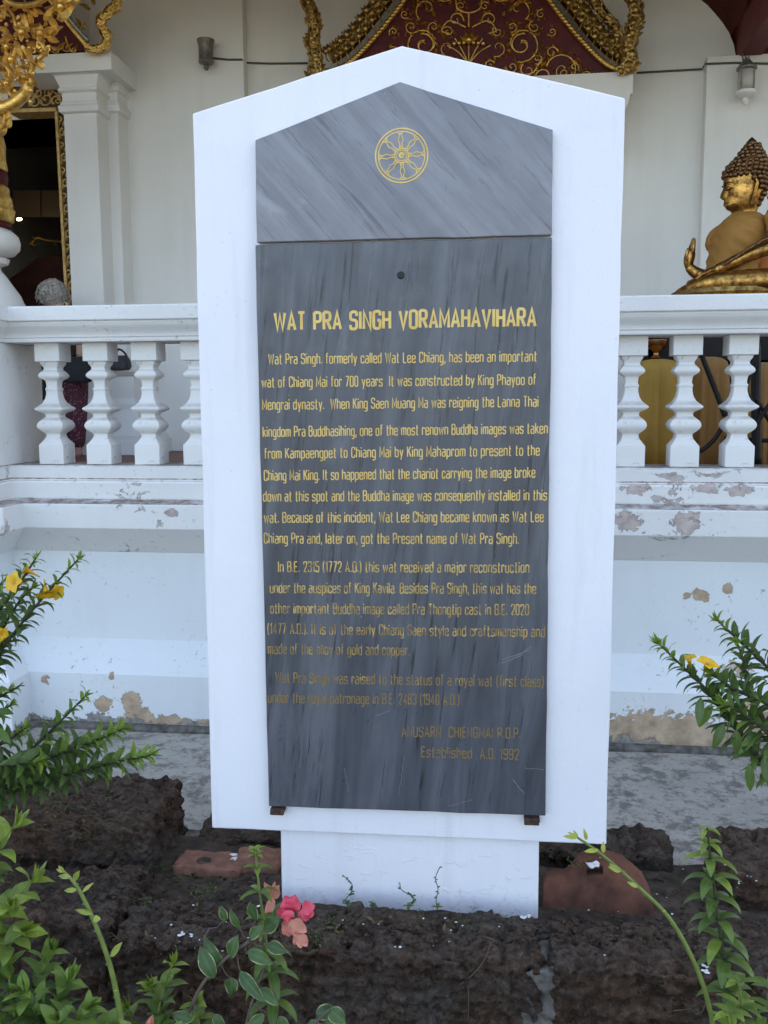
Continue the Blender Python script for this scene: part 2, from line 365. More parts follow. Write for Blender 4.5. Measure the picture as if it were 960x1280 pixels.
M['laterite_dark'] = laterite('dark_laterite', (.055, .038, .029), (.115, .074, .053))
M['mortar'] = simple('grey_mortar', (.12, .112, .102), .95, 0, .6, 25, .8, .15)
M['flake'] = simple('white_flake', (.75, .75, .76), .7, 0, .05, 5, 0)
M['twig'] = simple('dry_twig', (.12, .085, .05), .9, 0, .3, 30, .2)

def leafmat(name, old, young, margin=None, rough=.42, trans=.28):
    s = NT(name); a = s.sep(s.attr()); k = s.noise(40, 3)
    c = s.mix(a[0], old, young)
    c = s.mix(s.math('MULTIPLY', s.ramp(k, (.4, 0.0), (.65, 1.0)), .35), c, tuple(q*.55 for q in old))
    c = s.mix(s.math('MULTIPLY', s.ramp(s.noise(60, 4, .7), (.68, 0.0), (.73, 1.0)), .6), c, (.16, .11, .04))
    c = s.mix(s.ramp(a[2], (.78, 0.0), (.98, .45)), c, tuple(min(1, q*2.2) for q in old))
    if margin: c = s.mix(s.ramp(s.math('ADD', a[1], s.math('MULTIPLY', s.math('SUBTRACT', s.noise(45, 3), .5), .55)), (.86, 0.0), (.98, 1.0)), c, margin)
    s.set(col=c, rough=rough, spec=.45); s.bump(s.math('ADD', s.noise(90, 3), s.math('MULTIPLY', a[2], .8)), .35, .003)
    tr = s.n('ShaderNodeBsdfTranslucent'); s.put(tr.inputs[0], s.mix(.5, c, (.16, .22, .02)))
    mx = s.n('ShaderNodeMixShader'); mx.inputs[0].default_value = trans
    s.l(s.p.outputs[0], mx.inputs[1]); s.l(tr.outputs[0], mx.inputs[2]); s.l(mx.outputs[0], s.out.inputs[0]); return s.m
M['leaf'] = leafmat('glossy_leaf', (.055, .105, .034), (.24, .38, .05))
M['leaf_broad'] = leafmat('broad_leaf', (.058, .115, .030), (.27, .37, .055), None, .35)
M['leaf_var'] = leafmat('variegated_leaf', (.045, .10, .038), (.09, .16, .05), (.42, .45, .20), .45)
M['leaf_lime'] = leafmat('lime_leaf', (.16, .23, .05), (.50, .53, .08), (.55, .6, .3), .45)
M['stem'] = simple('dark_stem', (.045, .045, .026), .7, 0, .3, 30, .1)
M['stem_green'] = simple('green_stem', (.14, .19, .045), .5, 0, .2, 30, .1)
M['stem_brown'] = simple('brown_stem', (.12, .085, .07), .8, 0, .3, 30, .2)
s = NT('yellow_petal'); a = s.sep(s.attr()); s.set(col=s.mix(a[0], (.72, .43, .012), (.45, .15, .01)), rough=.55); M['yellow'] = s.m
def bractmat(name, a_, b_):
    s = NT(name); a = s.sep(s.attr()); s.set(col=s.mix(s.math('ADD', s.math('MULTIPLY', a[0], .6), s.math('MULTIPLY', s.noise(60), .35)), a_, b_), rough=.6); return s.m
M['pink'] = bractmat('pink_bract', (.58, .022, .085), (.66, .09, .12))
M['peach'] = bractmat('faded_bract', (.58, .12, .11), (.60, .30, .20))

# ------------------------------------------------------------------ ground
mb = MB(); mb.box((-400, -400, -.40), (400, 400, -.10)); mb.build('ground', M['yard'], kind='structure')
mb = MB()
def gz(x, y): return noise.fractal(Vector((x*3, y*3, 0)), 1, 2, 4)*.018+noise.noise(Vector((x*19, y*19, 3)))*.006
nx, ny = 150, 70
def sheet(mb, x0, x1, y0, y1, nx, ny, zf):
    vs = [(x0+(x1-x0)*i/nx, y0+(y1-y0)*j/ny, zf(x0+(x1-x0)*i/nx, y0+(y1-y0)*j/ny)) for j in range(ny+1) for i in range(nx+1)]
    mb.add(vs, [(j*(nx+1)+i, j*(nx+1)+i+1, (j+1)*(nx+1)+i+1, (j+1)*(nx+1)+i) for j in range(ny) for i in range(nx)])
def smooth(a, b, x): t = max(0, min(1, (x-a)/(b-a))); return t*t*(3-2*t)
sheet(mb, -2.6, 2.0, 1.2, 3.34, 180, 90, lambda x, y: -.085+.165*smooth(2.42, 2.62, y)-.12*smooth(3.12, 3.24, y)+gz(x, y))
mb.build('planter_soil', M['ground'], smooth=True, kind='structure')
mb = MB(); sheet(mb, -9, 9, 3.2, 4.7, 120, 24, lambda x, y: noise.fractal(Vector((x*1.7, y*2.5, 7)), 1, 2, 3)*.006-.03*(1-smooth(3.2, 3.36, y)))
mb.build('pavement', M['concrete'], smooth=True, kind='structure')

# ------------------------------------------------------------------ monument
SLAB_A = .0258; SX, SY = -.2812, 2.70
mon = thing('monument', 'white gabled monument with two grey marble plaques, standing among laterite blocks', 'monument', (SX, SY, 0), SLAB_A)
nrmS = Vector((math.sin(SLAB_A), -math.cos(SLAB_A), 0)); axS = Vector((math.cos(SLAB_A), math.sin(SLAB_A), 0))
def slab(px, py, d):
    """pixel -> (u, z) on the plane d metres in front of the slab's face, in the monument's own frame"""
    dr = RT*((px-480)/FPX)+UP*((640-py)/FPX)+fwd
    p0 = Vector((SX, SY, 0))+nrmS*d
    t = (p0-EYE).dot(nrmS)/dr.dot(nrmS); q = EYE+dr*t
    return (q-Vector((SX, SY, 0))).dot(axS), q.z
W2 = .6024
mb = MB()
out = [(-W2, .331), (W2, .331), (W2, 2.462), (-.0056, 2.621), (-W2, 2.462)]
def densify(o, step=.12):
    r = []
    for i, a in enumerate(o):
        b = o[(i+1) % len(o)]; n = max(1, int(math.dist(a, b)/step))
        for k in range(n):
            t = k/n; x = a[0]+(b[0]-a[0])*t; z = a[1]+(b[1]-a[1])*t
            if k: x += noise.noise(Vector((x*9, z*9, 1)))*.0026; z += noise.noise(Vector((x*9, z*9, 5)))*.0026
            r.append((x, z))
    return r
mb.prism([(u, 0, z) for u, z in densify(out)], (0, .13, 0)); mb.build('slab', M['paint'], mon, bevel=.005)
u0_, _ = slab(352, 1120, -.02); u1_, _ = slab(673, 1120, -.02)
mb = MB(); mb.box((u0_, .022, -.1), (u1_, .125, .3305)); mb.build('pedestal', M['paint'], mon, bevel=.004)
PD = .024
def plaque(name, pix, m):
    q = [slab(x, y, PD) for x, y in pix]; mb = MB()
    mb.prism([(u, -PD, z) for u, z in densify(q, .08)], (0, PD-.0008, 0)); return mb.build(name, m, mon, bevel=.0022)
pu = plaque('upper_plaque', [(321, 303), (690, 293.5), (691, 162), (500, 102), (319, 175)], M['marble_up'])
pl = plaque('lower_plaque', [(336, 1008), (682, 1020), (690, 296.5), (319, 306.3)], M['marble_lo'])
# bolt hole
mb = MB(); u, z = slab(501, 344, PD)
mb.lathe((0, 0, 0), [(.0, .0), (.0075, .0005), (.0095, .001), (.0105, .0016), (.008, .0022), (.0, .0022)], 14)
mb.v = [(u+x, -PD-y_*0-.0003-zz, z+y_) for x, y_, zz in mb.v]; mb.build('bolt_hole', M['iron'], pl, smooth=True)
for px, py, wd in ((347, 1013, .022), (665, 1025.5, .023)):
    u, z = slab(px, py, PD); mb = MB(); mb.box((u-wd, -PD-.006, z-.004), (u+wd, -.0005, z+.006)); mb.box((u-wd, -PD-.009, z-.012), (u+wd*.9, -PD+.004, z-.003)); mb.box((u-wd*.3, -PD-.012, z-.009), (u+wd*.2, -PD-.002, z+.003))
    mb.build('bracket', M['rust'], mon, bevel=.0015)

# stroke lettering -------------------------------------------------
G = {}
def g(ch, w, *st): G[ch] = (w, st)
B4 = [(0, 0), (4, 0), (4, 7), (0, 7), 'c']
S0, T0 = [(0, 0), (0, 7), 's'], [(0, 0), (0, 10), 's']
g('a', 4, [(.3, 7), (4, 7), (4, 0)], [(4, 4.2), (0, 4.2), (0, 0), (4, 0)]); g('b', 4, T0, B4); g('c', 3.8, [(3.8, 5), (3.8, 7), (0, 7), (0, 0), (3.8, 0), (3.8, 2)])
g('d', 4, B4, [(4, 0), (4, 10), 's']); g('e', 4, [(4, 1.8), (4, 0), (0, 0), (0, 7), (4, 7), (4, 3.6)], [(0, 3.6), (4, 3.6), 's'])
g('f', 2.8, [(3, 10), (1, 10), (1, 0)], [(0, 7), (2.8, 7), 's']); g('g', 4, B4, [(4, 7), (4, -2.7), (.2, -2.7)]); g('h', 4, T0, [(0, 7), (4, 7), (4, 0)])
g('i', .2, [(0, 0), (0, 7), 's'], [(0, 8.7), (0, 10), 's']); g('j', 1, [(1, 7), (1, -2.7), (-.6, -2.7)], [(1, 8.7), (1, 10), 's'])
g('k', 3.8, T0, [(0, 3), (3.6, 7), 's'], [(1.4, 4.4), (3.9, 0), 's']); g('l', .2, T0); g('m', 6.4, S0, [(0, 7), (3.2, 7), (3.2, 0)], [(3.2, 7), (6.4, 7), (6.4, 0)])
g('n', 4, S0, [(0, 7), (4, 7), (4, 0)]); g('o', 4, B4); g('p', 4, [(0, -2.8), (0, 7), 's'], B4); g('q', 4, [(4, -2.8), (4, 7), 's'], B4)
g('r', 2.6, S0, [(0, 7), (2.7, 7), (2.7, 5.6)]); g('s', 3.8, [(3.8, 5.5), (3.8, 7), (0, 7), (0, 3.6), (3.8, 3.6), (3.8, 0), (0, 0), (0, 1.5)])
g('t', 2.8, [(1, 9.6), (1, 0), (2.9, 0)], [(0, 7), (2.8, 7), 's']); g('u', 4, [(0, 7), (0, 0), (4, 0)], [(4, 0), (4, 7), 's'])
g('v', 4, [(0, 7), (2, 0), (4, 7), 's']); g('w', 6, [(0, 7), (1.5, 0), (3, 6.4), (4.5, 0), (6, 7), 's']); g('x', 3.8, [(0, 0), (3.8, 7), 's'], [(0, 7), (3.8, 0), 's'])
g('y', 4, [(0, 7), (2, .3), 's'], [(4, 7), (1.2, -2.8), 's']); g('z', 3.8, [(0, 7), (3.8, 7), (0, 0), (3.8, 0), 's'])
U4 = [(0, 0), (4.4, 0), (4.4, 10), (0, 10), 'c']
g('A', 4.8, [(0, 0), (2.4, 10), (4.8, 0), 's'], [(.9, 3), (3.9, 3), 's']); g('B', 4.4, T0, [(0, 10), (4.3, 10), (4.3, 5.4), (0, 5.4)], [(0, 5.4), (4.5, 5.4), (4.5, 0), (0, 0)])
g('C', 4.2, [(4.2, 7.4), (4.2, 10), (0, 10), (0, 0), (4.2, 0), (4.2, 2.6)]); g('D', 4.4, T0, [(0, 10), (4.4, 10), (4.4, 0), (0, 0)]); g('E', 3.8, T0, [(0, 10), (3.8, 10), 's'], [(0, 5.3), (3.4, 5.3), 's'], [(0, 0), (3.8, 0), 's'])
g('G', 4.4, [(4.3, 7.6), (4.3, 10), (0, 10), (0, 0), (4.4, 0), (4.4, 4.8), (2.4, 4.8)]); g('H', 4.4, T0, [(4.4, 0), (4.4, 10), 's'], [(0, 5.2), (4.4, 5.2), 's']); g('I', .4, [(.2, 0), (.2, 10), 's'])
g('K', 4.4, T0, [(0, 4), (4.2, 10), 's'], [(1.5, 6), (4.5, 0), 's']); g('L', 3.6, T0, [(0, 0), (3.6, 0), 's']); g('M', 5.6, [(0, 0), (0, 10), (2.8, 2.4), (5.6, 10), (5.6, 0), 's'])
g('N', 4.5, [(0, 0), (0, 10), (4.5, 0), (4.5, 10), 's']); g('O', 4.4, U4); g('P', 4.3, T0, [(0, 10), (4.3, 10), (4.3, 4.6), (0, 4.6)]); g('R', 4.5, T0, [(0, 10), (4.3, 10), (4.3, 5), (0, 5)], [(2.2, 5), (4.6, 0), 's'])
g('S', 4.3, [(4.3, 7.6), (4.3, 10), (0, 10), (0, 5.2), (4.3, 5.2), (4.3, 0), (0, 0), (0, 2.4)]); g('T', 4.4, [(2.2, 0), (2.2, 10), 's'], [(0, 10), (4.4, 10), 's']); g('U', 4.4, [(0, 10), (0, 0), (4.4, 0), (4.4, 10)])
g('V', 4.8, [(0, 10), (2.4, 0), (4.8, 10), 's']); g('W', 7, [(0, 10), (1.7, 0), (3.5, 9), (5.3, 0), (7, 10), 's'])
g('0', 4, [(0, 0), (4, 0), (4, 10), (0, 10), 'c']); g('1', 1.6, [(0, 8), (1.5, 10), (1.5, 0), 's']); g('2', 4, [(0, 7.6), (0, 10), (4, 10), (4, 6), (0, 0), (4, 0)]); g('3', 4, [(0, 8), (0, 10), (4, 10), (4, 5.2), (1.4, 5.2)], [(1.4, 5.2), (4, 5.2), (4, 0), (0, 0), (0, 2)])
g('4', 4.2, [(3.1, 0), (3.1, 10), (0, 2.8), (4.3, 2.8), 's']); g('5', 4, [(3.8, 10), (0, 10), (0, 5.6), (4, 5.6), (4, 0), (0, 0), (0, 1.8)]); g('7', 4, [(0, 10), (4, 10), (1.3, 0), 's'])
g('8', 4, [(0, 5.2), (4, 5.2), (4, 10), (0, 10), 'c'], [(0, 0), (4, 0), (4, 5.2), (0, 5.2), 'c']); g('9', 4, [(4, 4.6), (0, 4.6), (0, 10), (4, 10), 'c'], [(4, 9), (4, 0), (0, 0), (0, 1.6)])
g('.', .3, [(.1, 0), (.1, 1.2), 's']); g(',', .5, [(.4, 1.2), (0, -1.8), 's']); g('(', 1.4, [(1.4, 10.6), (0, 8), (0, 1.4), (1.4, -1.4)]); g(')', 1.4, [(0, 10.6), (1.4, 8), (1.4, 1.4), (0, -1.4)])

def roundpoly(pts, closed, r=1.75, n=4):
    out = []; N = len(pts)
    for i, p in enumerate(pts):
        if not closed and i in (0, N-1): out.append(p); continue
        a = Vector(pts[i-1]); b = Vector(p); c = Vector(pts[(i+1) % N])
        l1, l2 = (a-b).length, (c-b).length; rr = min(r, l1*.49, l2*.49)
        A = b+(a-b)*(rr/l1); B_ = b+(c-b)*(rr/l2)
        for k in range(n+1):
            t = k/n; q = A*(1-t)**2+b*(2*t*(1-t))+B_*t*t; out.append((q.x, q.y))
    return out
def ribbon(mb, pts, closed, wd, to3, th, lift):
    """a stroke of width wd along pts, raised th from the stone; to3(x, y, h) -> point"""
    P_ = [Vector(p) for p in pts]; N = len(P_); L = []; Rr = []
    for i in range(N):
        a = P_[i-1] if (i or closed) else P_[0]*2-P_[1]; c = P_[(i+1) % N] if (i < N-1 or closed) else P_[-1]*2-P_[-2]
        d1 = (P_[i]-a); d2 = (c-P_[i]); 
        if d1.length < 1e-7: d1 = d2
        if d2.length < 1e-7: d2 = d1
        d1 = d1.normalized(); d2 = d2.normalized(); n1 = Vector((-d1.y, d1.x)); n2 = Vector((-d2.y, d2.x)); m = n1+n2
        if m.length < .2: m = n1
        m.normalize(); k = wd/2/max(.45, m.dot(n1)); L.append(P_[i]+m*k); Rr.append(P_[i]-m*k)
    vs = []
    for i in range(N): vs += [to3(L[i].x, L[i].y, lift+th), to3(Rr[i].x, Rr[i].y, lift+th), to3(L[i].x, L[i].y, 0), to3(Rr[i].x, Rr[i].y, 0)]
    fs = []
    for i in range(N if closed else N-1):
        j = (i+1) % N; a, b = 4*i, 4*j
        fs += [(a, a+1, b+1, b), (a+2, a, b, b+2), (a+1, a+3, b+3, b+1)]
    if not closed: fs += [(0, 2, 3, 1), (4*N-4, 4*N-3, 4*N-1, 4*N-2)]
    mb.add(vs, fs)
def text_line(name, txt, xL, yL, xR, yR, cap_px, weight, m, gap=2.35, space=3.9):
    a = Vector(slab(xL, yL, PD)); b = Vector(slab(xR, yR, PD))
    tot = 0
    for i, ch in enumerate(txt): tot += space if ch == ' ' else G[ch][0]+gap
    tot -= gap
    ex = (b-a)/tot; cap = abs(slab((xL+xR)/2, (yL+yR)/2-cap_px, PD)[1]-slab((xL+xR)/2, (yL+yR)/2, PD)[1]); sy = cap/10
    ey = Vector((0, sy)); mb = MB(); x = 0; kx = ex.length
    for i, ch in enumerate(txt):
        if ch == ' ': x += space; continue
        wd, sts = G[ch]; jit = rnd.uniform(-.12, .12)
        for si, st in enumerate(sts):
            mode = st[-1] if isinstance(st[-1], str) else 'r'; pts = list(st[:-1]) if isinstance(st[-1], str) else list(st)
            # stroke space is scaled so that the stroke keeps one width in metres
            pts = [((x+p[0])*kx/sy, p[1]+jit) for p in pts]
            closed = mode == 'c'
            if mode != 's': pts = roundpoly(pts, closed)
            def to3(X, Yv, h):
                q = a+(ex.normalized()*(X*sy))+ey*Yv; return (q.x, -PD-h, q.y)
            ribbon(mb, pts, closed, weight, to3, .0009, .00004*si+.00002*(i % 2))
        x += wd+gap
    return mb.build(name, m, pl)
text_line('title_lettering', 'WAT PRA SINGH VORAMAHAVIHARA', 344, 412.5, 669, 407.5, 21.5, 1.7, M['gold_paint'], 2.3, 4.6)
LINES = [('Wat Pra Singh. formerly called Wat Lee Chiang, has been an important', 336, 455, 670.5, 451.5), ('wat of Chiang Mai for 700 years  It was constructed by King Phayoo of', 327.5, 484, 669.5, 480.5),
 ('Mengrai dynasty.  When King Saen Muang Ma was reigning the Lanna Thai', 328.5, 512, 672.5, 508), ('kingdom Pra Buddhasihing, one of the most renown Buddha images was taken', 329, 546, 684, 541.5),
 ('from Kampaengpet to Chiang Mai by King Mahaprom to present to the', 331, 573, 674, 569), ('Chiang Mai King. It so happened that the chariot carrying the image broke', 330.5, 600.5, 668.5, 596.5),
 ('down at this spot and the Buddha image was consequently installed in this', 329.5, 626.5, 683, 625), ('wat. Because of this incident, Wat Lee Chiang became known as Wat Lee', 330.5, 653, 679, 652),
 ('Chiang Pra and, later on, got the Present name of Wat Pra Singh.', 330.5, 679, 648, 679.5), ('In B.E. 2315 (1772 A.D.) this wat received a major reconstruction', 348, 714.5, 661, 715.5),
 ('under the auspices of King Kavila. Besides Pra Singh, this wat has the', 338, 740.8, 669.5, 742), ('other important Buddha image called Pra Thongtip cast in B.E. 2020', 338.5, 766.5, 660.5, 768.5),
 ('(1477 A.D.). It is of the early Chiang Saen style and craftsmanship and', 335, 791.8, 680.5, 796), ('made of the alloy of gold and copper.', 335.5, 817, 511.5, 819),
 ('Wat Pra Singh was raised to the status of a royal wat (first class)', 345, 853, 679, 858.5), ('under the royal patronage in B.E. 2483 (1940 A.D.)', 335.5, 878, 573.5, 881), ('ANUSARN  CHIENGMAI R.O.P.', 502.5, 920.5, 650, 922.8), ('Established  A.D. 1992', 527, 946, 648, 949.5)]
for i, L in enumerate(LINES): text_line('text_line', L[0], L[1], L[2], L[3], L[4], 12.6, 1.08, M['gold_worn'])
# wheel emblem
cu, cz = slab(502, 194.5, PD); ru = (slab(536, 194, PD)[0]-slab(469, 194, PD)[0])/2; rz_ = (slab(502, 160, PD)[1]-slab(502, 229.5, PD)[1])/2
mb = MB(); ROT = R(3)
def wheel3(x, y, h):
    X = x*math.cos(ROT)-y*math.sin(ROT); Y_ = x*math.sin(ROT)+y*math.cos(ROT); return (cu+X*ru, -PD-h, cz+Y_*rz_)
def circ(r, n=48): return [(r*math.cos(2*math.pi*k/n), r*math.sin(2*math.pi*k/n)) for k in range(n)]
li = 0
for r, wd in ((.975, .05), (.865, .038), (.262, .045), (.195, .03), (.07, .05)): ribbon(mb, circ(r), True, wd, wheel3, .0009, li); li += .00003
for k in range(8):
    A_ = k*math.pi/4; ca, sa = math.cos(A_), math.sin(A_); rot = lambda p: (p[0]*ca-p[1]*sa, p[0]*sa+p[1]*ca)
    for sg in (1, -1):
        pr_ = [(.27, .045), (.33, .058), (.38, .045), (.41, .03), (.47, .06), (.55, .088), (.62, .075), (.70, .045), (.745, .03), (.79, .055), (.825, .09), (.86, .105)]
        q = [rot((a, sg*b)) for a, b in pr_]; ribbon(mb, q, False, .032, wheel3, .0009, li); li += .00002
    for c0, rr in ((.33, .018), (.80, .02)): ribbon(mb, [rot((c0+rr*math.cos(t*1.05), rr*1.2*math.sin(t*1.05))) for t in range(6)], True, .022, wheel3, .0007, 0)
ribbon(mb, [(.13*math.cos(t*.3)*(1-t*.025), .13*math.sin(t*.3)*(1-t*.025)) for t in range(34)], False, .03, wheel3, .0009, li)
mb.build('wheel_emblem', M['gold_paint'], pu)
# scratches on the marble
def scratches(lst, par):
    for i, (x0, y0, x1, y1, wd) in enumerate(lst):
        mb = MB(); a = slab(x0, y0, PD); b = slab(x1, y1, PD); n = 9; pts = []
        dx, dz = b[0]-a[0], b[1]-a[1]; L_ = math.hypot(dx, dz)
        for k in range(n+1):
            t = k/n; o = rnd.uniform(-.02, .02)*L_*(0 < k < n); pts.append((a[0]+dx*t-dz/L_*o, a[1]+dz*t+dx/L_*o))
        ribbon(mb, pts, False, wd*rnd.uniform(.7, 1.2), lambda X, Z, h: (X, -PD-h, Z), .0002, .00002*i)
        mb.build('scratch', M['scratch'], par)
M['scratch'] = simple('scratched_stone', (.25, .26, .275), .8, 0, .35, 200, 0)
scratches([(478, 114, 500, 146, .0045), (559, 222, 554, 262, .0016), (547, 175, 580, 208, .0014), (512, 112, 512, 160, .001)], pu)
scratches([(628, 825, 662, 812, .0014), (626, 829, 655, 818, .001), (637, 828, 664, 808, .001), (470, 895, 488, 888, .001), (641, 974, 655, 992, .0012), (655, 960, 680, 962, .001), (505, 945, 498, 996, .001), (590, 1000, 560, 1008, .001), (430, 960, 436, 990, .0008)], pl)

# ------------------------------------------------------------------ terrace and balustrade
def sweep(mb, prof, path):
    """prof [(d, z)] carried along path [(x, y)]; d is to the right-hand (outer, viewer) side"""
    n = len(path); nr = []
    for i in range(n-1):
        d = (Vector(path[i+1])-Vector(path[i])).normalized(); nr.append(Vector((d.y, -d.x)))
    rings = []
    for i in range(n):
        a = nr[max(i-1, 0)]; b = nr[min(i, n-2)]; m = (a+b); m = m/max(1e-6, m.dot(a)) if m.length > 1e-6 else a
        rings.append([(path[i][0]+m.x*d, path[i][1]+m.y*d, z) for d, z in prof])
    # subdivide long runs a little for texture wobble-free shading
    mb.loft(rings, cap=False, closed=False)
PX, PY = -2.50, 4.31; XR = 5.5
PATH = [(-6.5, PY), (PX, PY), (PX, 4.50), (XR, 4.50)]
ter = thing('terrace', 'whitewashed raised terrace base with peeling plaster behind the monument', 'terrace')
mb = MB(); sweep(mb, [(.12, -.1), (.12, .283), (0, .436), (0, .890), (.005, .893)], PATH); mb.build('plinth_wall', M['base'], ter)
mb = MB(); sweep(mb, [(.0, .889), (.14, 1.027), (.142, 1.031), (.142, 1.145), (.138, 1.149), (.045, 1.166), (-.02, 1.17)], PATH); mb.build('ledge', M['ledge'], ter, bevel=.003)
mb = MB(); sweep(mb, [(.15, -.05), (.15, .012), (.135, .028), (.118, .034)], [(-6.5, PY), (PX, PY), (PX, 4.50), (XR, 4.50)]); mb.build('cement_fillet', M['mortar'], ter)
mb = MB(); mb.box((-6.5, 4.56, 1.05), (XR, 8.6, 1.20)); mb.build('floor', M['tile_floor'], ter)
bal = thing('balustrade', 'white plaster balustrade with square turned balusters on the terrace edge', 'balustrade')
mb = MB(); sweep(mb, [(.052, 1.16), (.056, 1.17), (.056, 1.246), (.050, 1.255), (.045, 1.257), (.043, 1.262), (.030, 1.268), (.030, 1.322), (.022, 1.330), (-.24, 1.331), (-.24, 1.19)], PATH); mb.build('base_rail', M['ledge'], bal)
mb = MB(); rp = [(-.25, 1.944), (.028, 1.944), (.030, 1.950), (.030, 1.962), (.036, 1.966)]
for k in range(9): t = k/8; rp.append((.036+.038*(1-math.cos(t*math.pi))/2*(.6+.4*t), 1.966+.062*t))
rp += [(.076, 2.031), (.076, 2.040), (.090, 2.043), (.092, 2.047), (.092, 2.106), (.087, 2.113), (-.25, 2.118), (-.25, 1.944)]
sweep(mb, rp, PATH); mb.build('hand_rail', M['rail'], bal)
mb = MB(); mb.box((-6.5, PY-.01, 1.331), (PX+.018, 4.86, 1.9435)); mb.build('pier', M['rail'], bal, bevel=.004)
Z0, Z1 = 1.3312, 1.9438
bp = [(248, 68), (348, 68), (349, 56), (362, 54), (372, 47), (380, 42), (392, 42), (400, 50), (410, 60), (420, 66), (428, 67), (436, 62), (444, 50), (450, 40), (458, 36), (480, 33.5), (490, 34), (494, 39), (502, 40), (507, 36), (530, 37), (555, 43), (575, 54), (590, 70), (600, 84), (606, 89), (612, 86), (622, 70), (630, 52), (634, 45), (648, 42), (655, 46), (664, 58), (676, 72), (690, 80), (702, 82), (715, 77), (728, 65), (738, 52), (743, 45), (752, 43), (762, 45), (775, 52), (790, 64), (802, 74), (806, 80), (912, 80)]
bp = [(y, 68 if (y <= 348 or y >= 806) else h*.89) for y, h in bp]
secs = [(Z1-(y-248)/(912-248)*(Z1-Z0), (h-68)*.00100) for y, h in bp]
def prof_half(h): return h*.00097
mb = MB()
for i in range(len(bp)-1): pass
rings = [[(-prof_half(h), -prof_half(h)), (prof_half(h), -prof_half(h)), (prof_half(h), prof_half(h)), (-prof_half(h), prof_half(h))] for y, h in bp]
mb.loft([[(x, y_, Z1-(y-248)/664*(Z1-Z0)) for x, y_ in r] for r, (y, h) in zip(rings, bp)])
b0 = mb.build('baluster', M['rail'], bal, smooth=True, autosm=40, bevel=.003)
xs = [-2.285+.2545*k for k in range(4)]; xs += [xs[-1]+(.603-xs[-1])*k/8 for k in range(1, 8)]; xs += [.603+.2475*k for k in range(8)]
for i, x in enumerate(xs):
    o = b0 if i == 0 else b0.copy()
    if i: COL.objects.link(o); o.parent = bal
    o.location = (x, 4.60, 0); o.rotation_euler = (0, 0, R(rnd.uniform(-1, 1)))

# ------------------------------------------------------------------ temple hall
hall = thing('temple_hall', 'white temple hall with gilded pediments and dark red eaves behind the balustrade', 'temple')
YW = 8.25
def wx(px, py, Y): return at(px, py, Y).x
def wz(px, py, Y): return at(px, py, Y).z
zc = wz(890, 80, YW)          # height of the cable line on the right
dx0 = wx(40, 250, YW); dx1 = wx(92, 250, YW); dtop = wz(60, 148, YW)
mb = MB()
# wall with the doorway left open, and an arched end on the right
x_end = wx(905, 60, YW)
mb.box((dx1, YW, .8), (x_end+.3, YW+.35, 4.0)); mb.box((dx0-3, YW, .8), (dx0-.9, YW+.35, 4.0)); mb.box((dx0-3, YW, 4.0), (x_end-.6, YW+.35, 6.4)); mb.box((dx0-.9, YW, dtop), (dx1, YW+.35, 4.0))
mb.box((x_end+.3, YW, .8), (9, YW+.35, zc+.0))
arc = [(x_end-.6, YW, 4.0), (x_end+.3, YW, 4.0)]
for px, py in ((921, 82), (920, 70), (917, 55), (911, 40), (903, 28), (893, 16), (884, 6), (876, 0), (862, -14), (850, -30)): arc.append(tuple(at(px, py, YW)))
arc.append((x_end-.6, YW, arc[-1][2])); mb.prism(arc, (0, .35, 0))
mb.build('wall', M['wall'], hall)
def pil(name, xa, xb, ya, yb, secs, m='wall', par=hall, bevel=.004):
    mb = MB(); mb.stack(xa, xb, ya, yb, secs); return mb.build(name, M[m], par, bevel=bevel)
# broad flat pilasters left and right of the window
YP = 8.13
xa, xb = wx(118, 200, YP), wx(304, 60, YP); pil('pilaster', xa, xb, YP, YW-.002, [(1.2, 0), (6.3, 0)])
xa = wx(879, 220, YP); pil('pilaster', xa, 4.5, YP, YW-.002, [(1.2, 0), (zc+.02, 0)])
# splash-stained skirting
mb = MB(); mb.box((-4.9, YW-.03, 1.2), (9, YW-.001, 1.27)); mb.build('skirting', M['brick'], hall)
# door pilaster with capital
YD = 7.70
def cap_secs(lst, Y, x): return [(wz(x, py, Y), e) for py, e in lst]
xa, xb = wx(82, 200, YD), wx(123, 200, YD)
cs = [(142, 0), (140, .028), (133, .034), (131, .020), (128, .016), (126, .006), (116, .006), (114, .03), (112, .032), (109, .016), (96, .05), (94, .07), (90, .074), (88.2, .08)]
pil('pilaster', xa, xb, YD, YW-.002, [(1.2, 0), (1.2, .0)]+cap_secs(cs, YD, 100), 'trim')
xa2, xb2 = wx(124, 200, YD+.22), wx(149, 200, YD+.22)
pil('pilaster', xa2-.2, xb2, YD+.22, YW-.003, [(1.2, 0)]+cap_secs(cs, YD+.22, 135), 'trim')
# pedestal of the pilasters, with its own cornice and flare
xa, xb = wx(96, 480, YD-.08), wx(166, 480, YD-.08)
z1, z2, z3, z4 = wz(150, 463, YD-.08), wz(150, 498, YD-.08), wz(150, 505, YD-.08), 1.2
pil('pedestal', xa, xb, YD-.06, YW-.004, [(z4, .14), (z4+.12, .14), (z4+.16, .10), (z3-.05, .03), (z3, .03), (z2, .0), (z1-.05, .0), (z1-.04, .02), (z1-.015, .05), (z1, .055)], 'trim')
# entablature block
xa, xb = wx(20, 75, YD-.1), wx(139, 75, YD-.1)
mb = MB(); mb.box((xa, YD-.1, wz(120, 87.8, YD-.1)), (xb, YW-.005, wz(139, 63.5, YD-.1))); mb.build('entablature', M['trim'], hall, bevel=.004)
